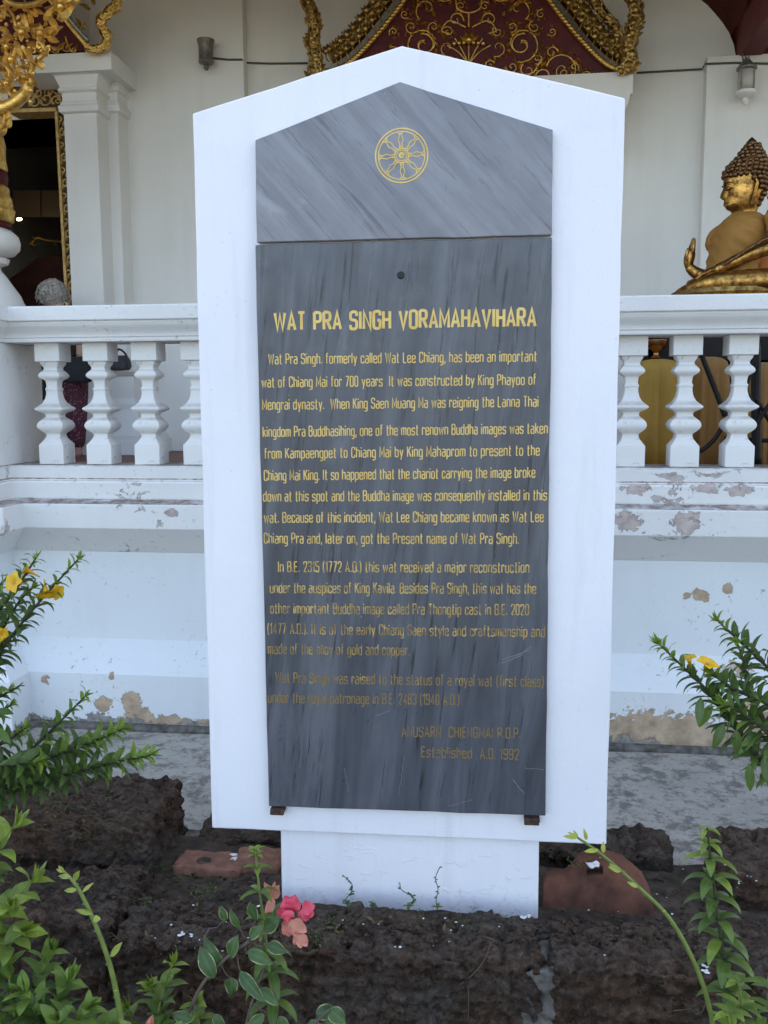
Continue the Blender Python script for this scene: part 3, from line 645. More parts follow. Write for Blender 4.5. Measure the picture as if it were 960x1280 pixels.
# carved door frame
YF = 8.0
fr = bpy.data.objects.new('door_frame', None); COL.objects.link(fr); fr.parent = hall
def poly_px(pix, Y, d, name, m, par, bevel=0):
    mb = MB(); mb.prism([tuple(at(x, y, Y)) for x, y in pix], (0, d, 0)); return mb.build(name, M[m], par, bevel=bevel)
poly_px([(71.5, 138), (82, 138), (98, 420), (87, 420)], YF, .2, 'jamb', 'wood_dark', fr, .003)
poly_px([(68, 138), (71.5, 138), (87, 420), (83.5, 420)], YF-.03, .25, 'inner_bead', 'gold_wood', fr, .003)
poly_px([(10, 108), (82, 108), (82, 134), (10, 137)], YF+.005, .2, 'lintel_carving', 'wood_dark', fr, .003)
poly_px([(10, 136), (70, 134), (70, 139), (10, 141)], YF-.04, .2, 'lintel_bead', 'gold_wood', fr, .003)
def scroll(mb, cx, cy, r, turns, a0, sgn, Y, wd, tail=None, n=26, lift=.0):
    """a carved spiral on the plane y=Y, centred on pixel (cx, cy); wd = half width in px"""
    pts = []; rad = []; px = abs(at(cx+1, cy, Y).x-at(cx, cy, Y).x)
    for k in range(n+1):
        t = k/n; a = a0+sgn*turns*2*math.pi*t; rr = r*(1-t*.86)
        p = at(cx+rr*math.cos(a), cy-rr*math.sin(a), Y); p.y -= lift+.3*wd*px*t; pts.append(p); rad.append(px*wd*(1.0-.35*t+(.5 if k > n-2 else 0)))
    mb.tube(pts, rad, 6, .9, (0, -1, 0))
def pline(mb, pix, Y, wd, n=6, taper=(1, 1), dy=0.0, sides=6):
    px = abs(at(pix[0][0]+1, pix[0][1], Y).x-at(pix[0][0], pix[0][1], Y).x)
    pts = spline([at(x, y, Y)+Vector((0, dy, 0)) for x, y in pix], n); L_ = len(pts)-1
    mb.tube(pts, [px*wd*(taper[0]+(taper[1]-taper[0])*i/L_) for i in range(L_+1)], sides, 1, (0, -1, 0))
def flame(mb, x, y, ang, ln, wd, Y, dep=.03, curl=.25, n=7):
    """a raised leaf/flame: px position, direction in the picture plane (rad, 0 = right, up = +)"""
    px = abs(at(x+1, y, Y).x-at(x, y, Y).x); rings = []
    for k in range(n+1):
        t = k/n; a = ang+curl*t*2; 
        cx = x+ln*t*math.cos(ang+curl*t); cy = y-ln*t*math.sin(ang+curl*t)
        h = wd*(math.sin(math.pi*min(1, .12+t*.88))**.8)*(1-t*.35)+.15
        nx_, ny_ = -math.sin(a), math.cos(a)
        A = at(cx+nx_*h, cy-ny_*h, Y); B_ = at(cx-nx_*h, cy+ny_*h, Y); Cc = at(cx, cy, Y)
        d = dep*(1-.5*t)*min(1, h/wd+.25); Cc = Cc+Vector((0, -d, 0)); D_ = at(cx, cy, Y)+Vector((0, d*.5, 0))
        rings.append([A, Cc, B_, D_])
    mb.loft(rings)
mb = MB()
for k in range(17):
    t = k/16; x = 77+t*15.2; y = 150+t*255
    scroll(mb, x+(1.5 if k % 2 else -1.5), y, 5.4, 1.1, R(90 if k % 2 else 270), 1 if k % 2 else -1, YF, 1.5, lift=.006)
    flame(mb, x+(-3 if k % 2 else 3), y+8, R(80 if k % 2 else 100), 9, 2.6, YF, .024, .5 if k % 2 else -.5); flame(mb, x, y+3, R(20 if k % 2 else 160), 6, 2.2, YF, .024, .4)
for (x, y, r, sg) in ((58, 124, 9, 1), (72, 126, 7, -1), (44, 126, 8, 1), (62, 116, 6, -1), (48, 116, 6, 1), (76, 116, 5, 1), (32, 124, 8, -1)):
    scroll(mb, x, y, r, 1.2, R(200), sg, YF, 1.1, lift=.004)
for k in range(9): flame(mb, 38+k*5, 131-(k % 3)*5, R(60+(k*37) % 80), 9, 2.2, YF, .015, .4)
pline(mb, [(36, 133), (46, 116), (58, 111), (70, 117), (80, 133)], YF, 1.0)
mb.build('carving', M['gold_wood'], fr, smooth=True)
# room seen through the door
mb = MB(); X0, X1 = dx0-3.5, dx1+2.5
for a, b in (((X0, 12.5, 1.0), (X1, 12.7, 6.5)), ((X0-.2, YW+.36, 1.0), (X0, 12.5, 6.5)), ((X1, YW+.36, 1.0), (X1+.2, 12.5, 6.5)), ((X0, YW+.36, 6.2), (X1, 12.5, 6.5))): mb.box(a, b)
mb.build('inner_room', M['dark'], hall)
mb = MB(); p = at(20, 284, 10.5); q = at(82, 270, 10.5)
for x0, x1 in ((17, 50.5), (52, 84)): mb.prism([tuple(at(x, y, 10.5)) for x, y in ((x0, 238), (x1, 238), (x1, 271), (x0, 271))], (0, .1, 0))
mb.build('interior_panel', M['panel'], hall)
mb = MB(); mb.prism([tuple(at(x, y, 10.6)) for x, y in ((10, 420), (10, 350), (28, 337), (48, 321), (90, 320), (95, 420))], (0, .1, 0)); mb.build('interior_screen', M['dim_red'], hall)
mb = MB()
for k in range(12): mb.ball(at(38+rnd.uniform(-2, 44)*(k % 2)+rnd.uniform(0, 14), 300+rnd.uniform(-8, 8), 10.2), .012, 6, 4)
pline(mb, [(40, 306), (46, 298), (60, 301), (78, 302)], 10.2, 1.2); mb.build('chandelier', M['gold_dark'], hall, smooth=True)
s = NT('small_lamp_glow'); s.set(col=(1, .8, .4), emi=(1, .72, .35), emis=6.0); M['glow'] = s.m
mb = MB(); mb.ball(at(24, 274, 10.0), .016, 8, 6, (2, 1, 1)); mb.build('ceiling_lamp', M['glow'], hall, smooth=True)

# roof: dark red soffit boards, beams, and the big tiled slope that keeps the sun off the front
rf = bpy.data.objects.new('roof', None); COL.objects.link(rf); rf.parent = hall
mb = MB()
mb.prism([(-12, 4.4, 5.15), (-12, 8.6, 6.2), (-12, 16, 15.0), (-12, 4.35, 5.6)], (24, 0, 0)); mb.prism([(-12, 16, 15.0), (-12, 30, 5), (-12, 8.6, 6.0)], (24, 0, 0)); mb.build('roof_slope', M['red_dark'], rf)
for x in [-11+1.0*k for k in range(23)]:
    pass
mb = MB()
for k in range(40): x = -11.7+.6*k; mb.prism([(x, 4.45, 5.05), (x, 8.3, 6.02), (x, 8.3, 6.14), (x, 4.45, 5.16)], (.06, 0, 0))
mb.build('rafter', M['red_dark'], rf)
xbm = wx(931, 78, YW)
mb = MB(); mb.box((xbm-.07, 4.3, zc+.012), (xbm+.10, YW+.3, zc+.30)); mb.build('beam', M['red_beam'], rf, bevel=.006)
mb = MB(); mb.box((xbm+.02, YW-.3, zc+.3), (xbm+.1, YW+.1, zc+1.2)); mb.build('post', M['red_dark'], rf)
mb = MB(); mb.box((-12, YW+.36, .5), (-6, 28, 6)); mb.box((-12, 12.8, .5), (12, 28, 6)); mb.box((4, YW+.36, .5), (12, 12.8, 6)); mb.build('rear_wall', M['wall'], hall)
mb = MB(); mb.box((x_end-.5, YW+.6, 1.2), (4, YW+.8, 7)); mb.build('roof_lining', M['red_dark'], rf)

# window pediment (its lower part shows above the monument)
YQ = 7.95; CX = 596
ped = bpy.data.objects.new('window_pediment', None); COL.objects.link(ped); ped.parent = hall
rope_r = [(CX, -190), (640, -85), (662, -40), (686, 0), (707, 28), (730, 55), (750, 75), (765, 85), (782, 90), (793, 87), (797, 80)]
def mir(l): return [(2*CX-x, y) for x, y in l]
tr_ = [(CX, -190), (640, -85), (662, -40), (686, 0), (707, 28), (730, 55), (752, 77), (772, 92)]
tym = tr_+[(770, 94), (705, 98), (490, 112), (422, 96)]+mir(tr_[:-1])[::-1][:-1]
mb = MB(); mb.prism([tuple(at(x, y, YQ)) for x, y in tym], (0, .12, 0)); mb.build('tympanum', M['red'], ped)
mb = MB()
for side in (rope_r, mir(rope_r)):
    pline(mb, side, YQ-.02, 3.4, 8, (1, .8)); 
    pl_ = spline([at(x, y, YQ-.02) for x, y in side], 26)
    for i, p in enumerate(pl_):                       # twisted rope beads
        if i % 2: mb.ball(p+Vector((0, -.014, .004*(1 if i % 4 == 1 else -1))), .020, 6, 4, (1, 1, 1))
mb.build('rope_border', M['gold'], ped, smooth=True)
mb = MB()
rake = [(x+18*(.85 if y > 40 else 1), y-14) for x, y in rope_r[:-3]]
for side in (rake, mir(rake)):
    pline(mb, side, YQ+.05, 14, 8, (1, .75), 0, 8)
mb.build('raking_band', M['gold_dark'], ped, smooth=True)
for sg in (1, -1):
    mb = MB(); L_ = spline([(x, y, 0) for x, y in rake], 5)
    for i in range(6, len(L_)):
        p = L_[i]; x = p.x if sg > 0 else 2*CX-p.x; t = (i % 2)
        off = (5 if t else -6)
        xx = x+sg*off; yy = p.y-off*.6
        pline(mb, [(xx-sg*4, yy+9), (xx-sg*1, yy+4), (xx, yy-2)], YQ-.04, 1.0, 3)
        mb.ball(at(xx, yy-4, YQ-.06), .024, 7, 5, (1, .8, 1.1))
        for a in (60, 90, 120, 20, 160): flame(mb, xx, yy-3, R(a), 8.5, 2.0, YQ-.05, .02, .2*(1 if a < 90 else -1))
    mb.build('floral_boss', M['gold_dark'], ped, smooth=True)
# flame-crested serpent ends
def naga(path, w0, w1, Y, seed, crest, name, par, m):
    rr = random.Random(seed); mb = MB(); pline(mb, path, Y, 1, 8, (w0, w1), 0, 9)
    S_ = spline([(x, y, 0) for x, y in path], 9); n = len(S_)
    for i, p in enumerate(S_):
        t = i/(n-1); wd = w0+(w1-w0)*t; d = (S_[min(i+1, n-1)]-S_[max(i-1, 0)]); a = math.atan2(-d.y, d.x)
        for sg in (1, -1):
            if (i+(sg > 0)) % 2: continue
            b = a+sg*R(50); flame(mb, p.x+math.cos(a+sg*math.pi/2)*wd*.5, p.y-math.sin(a+sg*math.pi/2)*wd*.5, b, crest*rr.uniform(.6, 1.0), crest*.26, Y-.05*rr.random(), .035, sg*rr.uniform(-.9, .2))
        if i % 2 == 0: mb.ball(at(p.x+rr.uniform(-.4, .4)*wd, p.y+rr.uniform(-.4, .4)*wd, Y-.06), .0065*wd*rr.uniform(.5, .8), 7, 5)
        if i % 2 == 1: scroll(mb, p.x+rr.uniform(-.3, .3)*wd, p.y+rr.uniform(-.3, .3)*wd, wd*.95, 1.3, rr.uniform(0, 6), rr.choice((1, -1)), Y-.075, wd*.13)
    return mb.build(name, M[m], par, smooth=True, autosm=60)
naga([(776, 88), (788, 78), (786, 62), (790, 42), (796, 20), (792, -10), (800, -40), (794, -75)], 8, 8, YQ-.06, 3, 13, 'serpent_finial', ped, 'gold_dark')
naga([(388, 106), (393, 92), (395, 72), (391, 52), (393, 34), (390, 18), (385, 4), (383, -20)], 8, 3, YQ-.06, 5, 13, 'serpent_finial', ped, 'gold_dark')
naga([(760, 62), (772, 40), (757, 20), (742, 0)], 6, 7, YQ+.02, 9, 9, 'serpent_scale', ped, 'gold_dark')
# gilded scrollwork on the tympanum
mb = MB()
SC = [(652, 55, 24, 1.6, 250, 1, 1.5), (652, 57, 15, 1.2, 70, 1, 1.6), (704, 88, 22, 1.35, 170, -1, 1.5), (706, 92, 9, 1.2, 20, -1, 1.3), (681, 96, 12, .7, 180, -1, 1.4), (612, 25, 10, 1.2, 200, -1, 1.4), (622, 60, 12, .9, 240, 1, 1.0), (648, 12, 16, .9, 300, 1, 1.3), (628, -14, 18, 1.4, 200, 1, 1.4), (660, 88, 10, 1.1, 120, 1, 1.2), (735, 96, 9, .6, 180, -1, 1.2)]
for (x, y, r, tu, a, sg, wd) in SC:
    for side in (1, -1):
        X = x if side > 0 else 2*CX-10-x; scroll(mb, X, y, r, tu, R(a) if side > 0 else math.pi-R(a), sg*side, YQ, wd*.8, lift=.006)
        for k in range(int(r/2.2)):
            b = R(a)+sg*k*.55; bb = b if side > 0 else math.pi-b
            flame(mb, X+r*math.cos(bb)*.98, y-r*math.sin(bb)*.98, bb+side*sg*R(55), r*.42+1.5, 1.8, YQ-.004, .022, .5*side*sg)
X = CX-10
for k in range(9): flame(mb, X, 52, R(10+20*k), 15 if k % 2 else 11, 3.0, YQ-.01, .03, 0)
for a in (25, 55, 90, 125, 155): pline(mb, [(X, 80), (X+14*math.cos(R(a)), 68-6*math.sin(R(a))), (X+30*math.cos(R(a)), 66-22*math.sin(R(a)))], YQ-.006, .9, 5)
mb.ball(at(X, 50, YQ-.02), .03, 10, 6)
for k in range(7): mb.ball(at(X-18+6*k, 53+abs(k-3)*.5, YQ-.02), .018, 8, 5)
pline(mb, [(X-16, -8), (X-14, 10), (X, 16), (X+14, 10), (X+16, -8)], YQ-.01, 1.3, 6); pline(mb, [(X, 16), (X, 34)], YQ-.01, 1.6, 4)
for sg in (1, -1):
    pline(mb, [(X+sg*4, 34), (X+sg*24, 26), (X+sg*34, 38), (X+sg*24, 42)], YQ-.01, 1.2, 6); pline(mb, [(X+sg*30, 84), (X+sg*50, 90), (X+sg*78, 92), (X+sg*90, 74)], YQ-.004, 1.2, 6)
    for k in range(4): flame(mb, X+sg*(40+9*k), 22-6*k, R(90-sg*40), 13, 2.6, YQ-.008, .025, .3*sg)
r4 = random.Random(12)
for (x, y, r) in ((640, 84, 8), (672, 74, 7), (690, 66, 8), (668, 34, 8), (640, 34, 7), (690, 40, 6), (656, -6, 9), (676, 18, 6), (612, 82, 7), (606, 8, 6), (622, 40, 7), (718, 84, 6), (634, -30, 9), (612, -40, 8), (700, 104, 6), (745, 98, 5)):
    for side in (1, -1):
        X_ = x if side > 0 else 2*CX-10-x; a_ = r4.uniform(0, 6.28); scroll(mb, X_, y, r, 1.25, a_, side, YQ, 1.0, lift=.005)
        for k in range(5): flame(mb, X_+r*math.cos(a_+k), y-r*math.sin(a_+k), a_+k+side*1.0, r*.9, 1.9, YQ-.004, .022, .5*side)
mb.build('scrollwork', M['gold'], ped, smooth=True, autosm=70)
# cornice block under the pediment, rounded underneath at its end
mb = MB(); zt, zb = wz(700, 98.5, YQ-.05), wz(700, 150, YQ-.05); prof = []
xL, xR_ = wx(412, 110, YQ), wx(790, 92, YQ)
zt = wz(740, 95.5, YQ)
prof = [(xL, zt), (xR_, zt), (xR_, zt-.17)]
for k in range(7): a = k/6*math.pi/2; prof.append((xR_-.02-.12*(1-math.cos(a)), zt-.17-.15*math.sin(a)))
prof += [(xR_-.14, zt-.5), (xL+.14, zt-.5), (xL, zt-.2)]
mb.prism([(x, YQ-.08, z) for x, z in prof], (0, YW-YQ+.07, 0)); mb.build('cornice', M['wall'], ped, bevel=.004)
# window recess wall under it: shuttered window hidden by the monument
mb = MB(); mb.box((wx(470, 300, YW)-.1, YW-.10, 1.7), (wx(720, 300, YW), YW-.003, zt-.5)); mb.build('window_shutter', M['red'], hall, bevel=.005)

# door pediment, right end
YE = 7.60
dp = bpy.data.objects.new('door_pediment', None); COL.objects.link(dp); dp.parent = hall
mb = MB(); mb.prism([tuple(at(x, y, YE+.06)) for x, y in ((-60, 75), (66, 66), (113, 63), (100, 46), (78, 22), (60, 0), (40, -40), (-60, -60))], (0, .1, 0)); mb.build('tympanum', M['red'], dp)
mb = MB(); pline(mb, [(52, -14), (72, 10), (92, 36), (108, 55), (116, 62)], YE, 4.0, 6); mb.build('raking_band', M['gold'], dp, smooth=True)
mb = MB(); pline(mb, [(66, -10), (80, 12), (98, 36), (112, 52)], YE-.01, 3.2, 6, (1, .6), -.02); mb.build('mosaic_strip', M['mosaic'], dp, smooth=True)
naga([(108, 58), (118, 62), (130, 58), (134, 46), (128, 34), (126, 24), (136, 16), (146, 4), (143, -14)], 4.0, 6.0, YE-.03, 11, 8, 'serpent_finial', dp, 'gold')
mb = MB()
for (x, y, a, l) in ((100, 34, 95, 13), (104, 36, 60, 9), (112, 12, 130, 16), (118, 6, 100, 14), (90, 14, 70, 12)): flame(mb, x, y, R(a), l, 3, YE-.03, .03, .4); mb.build('flame_ornament', M['gold'], dp, smooth=True, autosm=70); mb = MB()
for (x, y, r) in ((84, 60, 5), (76, 58, 4), (92, 62, 4), (70, 62, 5)): scroll(mb, x, y, r, 1.2, R(200), 1, YE+.05, .8); flame(mb, x, y+2, R(70), 11, 1.8, YE+.05, .02, -.4)
pline(mb, [(92, 66), (86, 58), (82, 46)], YE+.05, 1.0); mb.build('scrollwork', M['gold'], dp, smooth=True, autosm=70)

# gilded column with its carved bracket at the left edge
YC = 6.9
cp = at(-14, 340, YC)
col_ = thing('gilded_column', 'red and gold porch column on a white lotus base at the left edge', 'column', (cp.x, YC, 0))
pxm = abs(at(1, 340, YC).x-at(0, 340, YC).x)
def cprof(l): return [((x+14)*pxm, wz(0, y, YC)) for x, y in l]
mb = MB(); mb.lathe((0, 0, 0), cprof([(26, 520), (26, 382), (24, 379), (21, 370), (12, 356), (6, 346), (0, 338), (-1, 333), (8, 330), (10, 324), (5, 321), (16, 318), (22, 311), (23, 303), (21, 295), (14, 288), (8, 285)]), 36); mb.build('lotus_base', M['trim'], col_, smooth=True, autosm=50)
mb = MB(); mb.box((-.30, -.3, 1.2), (.30, .3, wz(0, 500, YC))); mb.build('plinth', M['trim'], col_, bevel=.006)
mb = MB(); mb.lathe((0, 0, 0), cprof([(5, 286), (13, 284), (14, 280), (12, 278)]), 32); mb.lathe((0, 0, 0), cprof([(5, 232), (12, 230), (13, 222), (12, 214), (5, 212)]), 32); mb.build('red_band', M['red'], col_, smooth=True)
mb = MB(); mb.lathe((0, 0, 0), cprof([(10, 279), (17, 276), (18, 266), (19, 262), (15, 258), (17, 256), (16, 248), (13, 242), (14, 236), (11, 231)]), 36); mb.lathe((0, 0, 0), cprof([(9, 214), (13, 210), (11, 195), (12, 180), (9, 165), (8, 150), (6, 120), (4, -80)]), 32)
for ring, n_, sz in ((270, 26, 6), (246, 24, 7), (205, 22, 8), (192, 20, 8), (178, 20, 8), (164, 18, 7), (150, 18, 7)):
    for k in range(n_):
        a = 2*math.pi*(k+.5*(ring % 2))/n_; rr = (27 if ring > 240 else 23)*pxm
        z = wz(0, ring, YC); p = Vector((rr*math.cos(a), rr*math.sin(a), z))
        mb.ball(p, sz*.30*pxm, 6, 4, (.8, .8, 1.3))
mb.build('gilded_shaft', M['gold'], col_, smooth=True)
YB = 6.3
br = MB()
def bflower(x, y, r, dy=0):
    for k in range(6): flame(br, x, y, R(60*k+20), r*1.15, r*.38, YB+dy, .03, .15)
    br.ball(at(x, y, YB+dy-.03), r*.0018+.006, 8, 6)
pline(br, [(-20, 140), (0, 136), (16, 130), (30, 118), (35, 106), (32, 98), (24, 100)], YB, 6.5, 7, (1.3, .8)); pline(br, [(30, 104), (36, 96), (44, 90)], YB, 4, 5, (1.2, .4))
pline(br, [(-10, 100), (6, 108), (18, 120), (24, 132)], YB+.05, 5, 6, (.8, 1.1)); pline(br, [(-12, 175), (2, 160), (8, 148), (4, 138)], YB+.03, 5.5, 6)
pline(br, [(2, -8), (12, 3), (28, 7), (46, 4), (62, -6)], YB-.06, 4.2, 7, (.8, .8)); pline(br, [(60, -10), (80, 2), (100, 0)], YB-.02, 5, 6, (1, .6))
pline(br, [(-5, 12), (8, 10), (16, 18), (20, 34)], YB, 2.0, 5); pline(br, [(-10, 60), (4, 50), (16, 48)], YB, 2.6, 5); pline(br, [(22, 55), (18, 66), (14, 82), (22, 92)], YB, 3, 5); pline(br, [(28, 58), (36, 72), (40, 84), (34, 98)], YB, 2.6, 5)
pline(br, [(46, 46), (54, 58), (56, 66), (48, 74)], YB, 2.4, 5, (1, 1.4)); pline(br, [(-8, 84), (4, 80), (12, 90), (8, 102)], YB-.02, 2.6, 5)
bflower(27, 40, 11, -.03); bflower(50, 41, 10, -.02); bflower(14, 74, 9); bflower(8, 58, 7); bflower(76, 8, 11, -.02); bflower(8, 104, 8); bflower(30, 96, 8, -.03)
for (x, y, a, l, wd, cu_) in ((28, 46, 80, 30, 7, .1), (20, 52, -75, 24, 5, .1), (54, 40, 10, 26, 6, .1), (60, 46, -35, 16, 5, .2), (56, 26, 70, 22, 5, -.2), (46, 20, 130, 18, 5, .3), (62, 22, -60, 18, 5, .2), (74, 26, 60, 28, 8, -.3), (86, 6, 20, 20, 6, .3), (70, 2, 120, 14, 5, .3), (10, 40, 140, 16, 4, .4), (4, 24, 100, 18, 4, -.4), (2, 14, 30, 18, 4, .4), (34, 60, -80, 24, 4, .3), (10, 66, -120, 18, 4, .3), (50, 76, -80, 12, 6, .1), (54, 64, -60, 9, 4, .2), (4, 90, -60, 16, 4, .4), (24, 84, -100, 16, 4, .2), (36, 108, 60, 16, 4, .4), (38, 110, 95, 14, 3.5, -.2), (40, 96, -70, 16, 3, .2), (18, 96, 150, 14, 4, .2), (0, 116, 40, 22, 5, -.2), (2, 130, 140, 12, 4, 0), (4, 44, -30, 14, 4, .3), (66, 44, 40, 12, 3, .2), (30, 14, 60, 14, 4, .5), (40, 30, 100, 16, 4, .2), (8, 150, 60, 14, 4, .3), (12, 160, 100, 14, 4, -.3), (0, 170, 40, 14, 4, .2), (42, 10, -40, 16, 4, .2)):
    flame(br, x, y, R(a), l, wd, YB-.02*rnd.random(), .035, cu_)
for k in range(16): scroll(br, rnd.uniform(-6, 62), rnd.uniform(8, 84), rnd.uniform(4, 7), 1.3, rnd.uniform(0, 6), rnd.choice((1, -1)), YB+.02, 1.3)
for k in range(64):
    x_, y_ = rnd.uniform(-8, 66), rnd.uniform(4, 92)
    if y_ > 60 and x_ > 48: continue
    flame(br, x_, y_, rnd.uniform(0, 6.28), rnd.uniform(8, 16), rnd.uniform(2.2, 3.6), YB+.035+.03*rnd.random(), .03, rnd.uniform(-.6, .6))
for k in range(30): br.ball(at(rnd.uniform(-6, 44), rnd.uniform(20, 128), YB-.01*rnd.random()), rnd.uniform(.008, .018), 7, 5)
br.v = [(x-cp.x, y-YC, z) for x, y, z in br.v]
br.build('carved_bracket', M['gold_light'], col_, smooth=True, autosm=60)

# cables and lamps on the wall
def cable(pts, label):
    mb = MB(); mb.tube(pts, .008, 6); return tag(mb.build('cable', M['cable'], smooth=True), label, 'cable')
cable([at(x, y, Y)-Vector((0, .012, 0)) for x, y, Y in ((266, 73, YP), (285, 75, YP), (303, 75, YP), (308, 79, YW), (340, 80, YW), (385, 79.5, YW))], 'thin grey cable running from the small cup lamp to the serpent carving')
cable([at(x, y, Y)-Vector((0, .012, 0)) for x, y, Y in ((796, 91.5, YW), (840, 89, YW), (877, 87, YW), (881, 80.5, YP), (918, 79, YP), (960, 80, YP), (1020, 79, YP))], 'thin dark cable along the wall above the glass lantern')
p = at(262, 72, YP); px = .0074
lamp = thing('wall_lamp', 'small grey metal cup lamp on the pale wall left of the monument', 'lamp', (p.x, YP-.10, p.z))
mb = MB(); mb.lathe((0, 0, 0), [(9*px, 14*px), (10*px, 14.5*px), (9.6*px, 12*px), (8*px, 8*px), (8*px, -7*px), (9*px, -9*px), (8*px, -11*px), (3*px, -13*px), (1*px, -13*px)], 20); mb.build('cup', M['pewter'], lamp, smooth=True, autosm=40)
mb = MB(); mb.ball((0, 0, -15*px), 3.2*px, 10, 7, (1, 1, 1.2)); mb.build('finial', M['pewter'], lamp, smooth=True)
mb = MB(); mb.box((-.012, .02, -.02), (.012, .10, .015)); mb.build('arm', M['pewter'], lamp)
p = at(928, 108, YP)
lan = thing('wall_lantern', 'glass wall lantern with pale rims hanging on the wall above the seated statue', 'lantern', (p.x, YP-.12, p.z))
mb = MB(); mb.lathe((0, 0, 0), [(9*px, 11*px), (10.5*px, 12*px), (10.5*px, 14*px), (9*px, 15*px), (4*px, 21*px), (2.5*px, 23*px), (2.8*px, 25*px), (1*px, 27*px)], 20); mb.build('cap', M['pewter'], lan, smooth=True, autosm=40)
mb = MB(); mb.lathe((0, 0, 0), [(8.4*px, -9*px), (8.8*px, 0), (8.4*px, 11*px)], 18); mb.build('glass', M['lampglass'], lan, smooth=True)
mb = MB(); mb.lathe((0, 0, 0), [(9*px, -9*px), (10.5*px, -10*px), (10.3*px, -13*px), (6*px, -16*px), (2*px, -17*px), (4*px, -19.5*px), (3.2*px, -22*px), (1*px, -24*px)], 20); mb.build('bottom_rim', M['trim'], lan, smooth=True, autosm=40)
for k in range(4):
    mb = MB(); a = math.pi/4+k*math.pi/2; mb.box((9*px*math.cos(a)-.005, 9*px*math.sin(a)-.005, -9*px), (9*px*math.cos(a)+.005, 9*px*math.sin(a)+.005, 12*px)); mb.build('cage_bar', M['pewter'], lan)
mb = MB()
mb.tube([(-3*px, .02, 20*px), (-4*px, .04, 30*px), (-1*px, .11, 33*px)], .007, 6); mb.build('hanger', M['pewter'], lan)

#PART2
# ------------------------------------------------------------------ seated statue and altar things behind the right-hand balusters
YS = 6.05
sp = at(920, 365, YS); spx = abs(at(921, 365, YS).x-sp.x)
def L3(px, py, d=0): return Vector(((px-920)*spx, -d*spx, (365-py)*spx))     # statue frame: d = towards the balustrade
st = thing('seated_statue', 'gilded seated statue in profile with curled hair, bronze gold robe and a raised hand', 'statue', sp)
def ring(py, xf, xb, hw, n=28, nose=0, lip=0, e=1.0):
    cx, a = (xf+xb)/2, (xb-xf)/2; out = []
    for k in range(n):
        t = 2*math.pi*k/n; c, s_ = math.cos(t), math.sin(t)
        x = cx+a*math.copysign(abs(c)**e, c); y = hw*math.copysign(abs(s_)**e, s_)
        if c < 0: x -= nose*math.exp(-(y/2.6)**2)+lip*math.exp(-(y/5.5)**2)
        out.append(L3(x, py, y))
    return out
mb = MB()
mb.loft([ring(*r) for r in ((280, 905, 944, 18), (272, 910.5, 942, 13.5), (266, 911.5, 941, 13), (263, 909, 942, 13.5), (260.8, 904.5, 943, 15), (258, 902.8, 944, 16.5, 28, 0, .3), (256, 902.2, 945, 17.5, 28, 0, 1.7), (254, 902.2, 946, 18, 28, 0, .5), (252, 902, 947, 18.5, 28, 0, 1.9), (250, 902, 948, 19, 28, .4, .6), (248.4, 901.8, 949, 19.5, 28, 3.6), (246, 901.6, 950, 19.8, 28, 6.3), (242.5, 901.2, 951, 20.3, 28, 5.2), (239, 900.8, 952, 20.6, 28, 3.4), (235, 900.6, 953, 20.8, 28, 1.5), (231, 899.6, 953.5, 21, 28, .6), (226, 899.2, 954, 21), (219, 899.6, 955, 21), (208, 905, 953, 20), (198, 915, 948, 16), (190, 921, 944, 11), (184, 927, 939, 6))])
for sg in (1, -1):
    mb.ball(L3(904.5, 236.5, 8*sg), 3.3*spx, 12, 8, (1, 1.5, .8)); mb.tube([L3(901, 233, 3*sg), L3(901, 231, 7*sg), L3(904, 232, 13*sg)], [.7*spx, .9*spx, .5*spx], 6)
    ear = [L3(931, 226, 21.5*sg), L3(935, 231, 23.5*sg), L3(934, 240, 23.5*sg), L3(932, 250, 22.5*sg), L3(930, 259, 21*sg)]
    mb.tube(spline(ear, 4), [spx*(2.2+1.6*math.sin(math.pi*i/16)) for i in range(17)], 8, .6)
mb.build('head', M['gold_leaf'], st, smooth=True)
def face_line(name, pts, r_): mb = MB(); mb.tube(spline(pts, 4), r_*spx, 5); mb.build(name, M['curl'], st, smooth=True)
for sg in (1, -1):
    face_line('eye', [L3(900.6, 237.5, 4.5*sg), L3(901, 238.6, 8*sg), L3(903.5, 238, 12.5*sg), L3(906.5, 236.8, 16*sg)], .6); face_line('brow', [L3(899, 232.4, 3.5*sg), L3(899.2, 230, 8*sg), L3(902.3, 229.6, 14*sg), L3(907, 231.5, 18.3*sg)], .65)
face_line('mouth', [L3(901.8, 254.2, -6), L3(900.6, 254.2, 0), L3(901.8, 254.2, 6), L3(903.8, 253.4, 9.5)], .55)
mb = MB(); rows = [(256, 935, 943, 13), (250, 932, 946, 17), (244, 929, 949, 19.5), (238, 925, 951, 21), (232, 920, 953, 22), (226, 910, 954.5, 22.5), (220.5, 900, 955.5, 22.5), (215, 901, 955.5, 22), (209.5, 904.5, 954.5, 20.5), (204, 909, 952, 18.5), (198.5, 914, 949, 15.5), (193, 918.5, 946.5, 12.5), (188, 922, 943.5, 9.5), (184, 925, 941, 7)]
for i, (py, xf, xb, hw) in enumerate(rows):
    cx, a = (xf+xb)/2, (xb-xf)/2; per = 2*math.pi*math.sqrt((a*a+hw*hw)/2); n_ = max(7, int(per/6.3))
    for k in range(n_):
        t = 2*math.pi*(k+.5*(i % 2))/n_
        if py > 222 and math.cos(t) < (-.2 if py < 230 else .15 if py < 240 else .35): continue
        mb.ball(L3(cx+a*math.cos(t)+rnd.uniform(-.5, .5), py+rnd.uniform(-.9, .9), hw*math.sin(t)), rnd.uniform(3.1, 3.9)*spx, 8, 6)
mb.build('hair_curls', M['curl'], st, smooth=True)
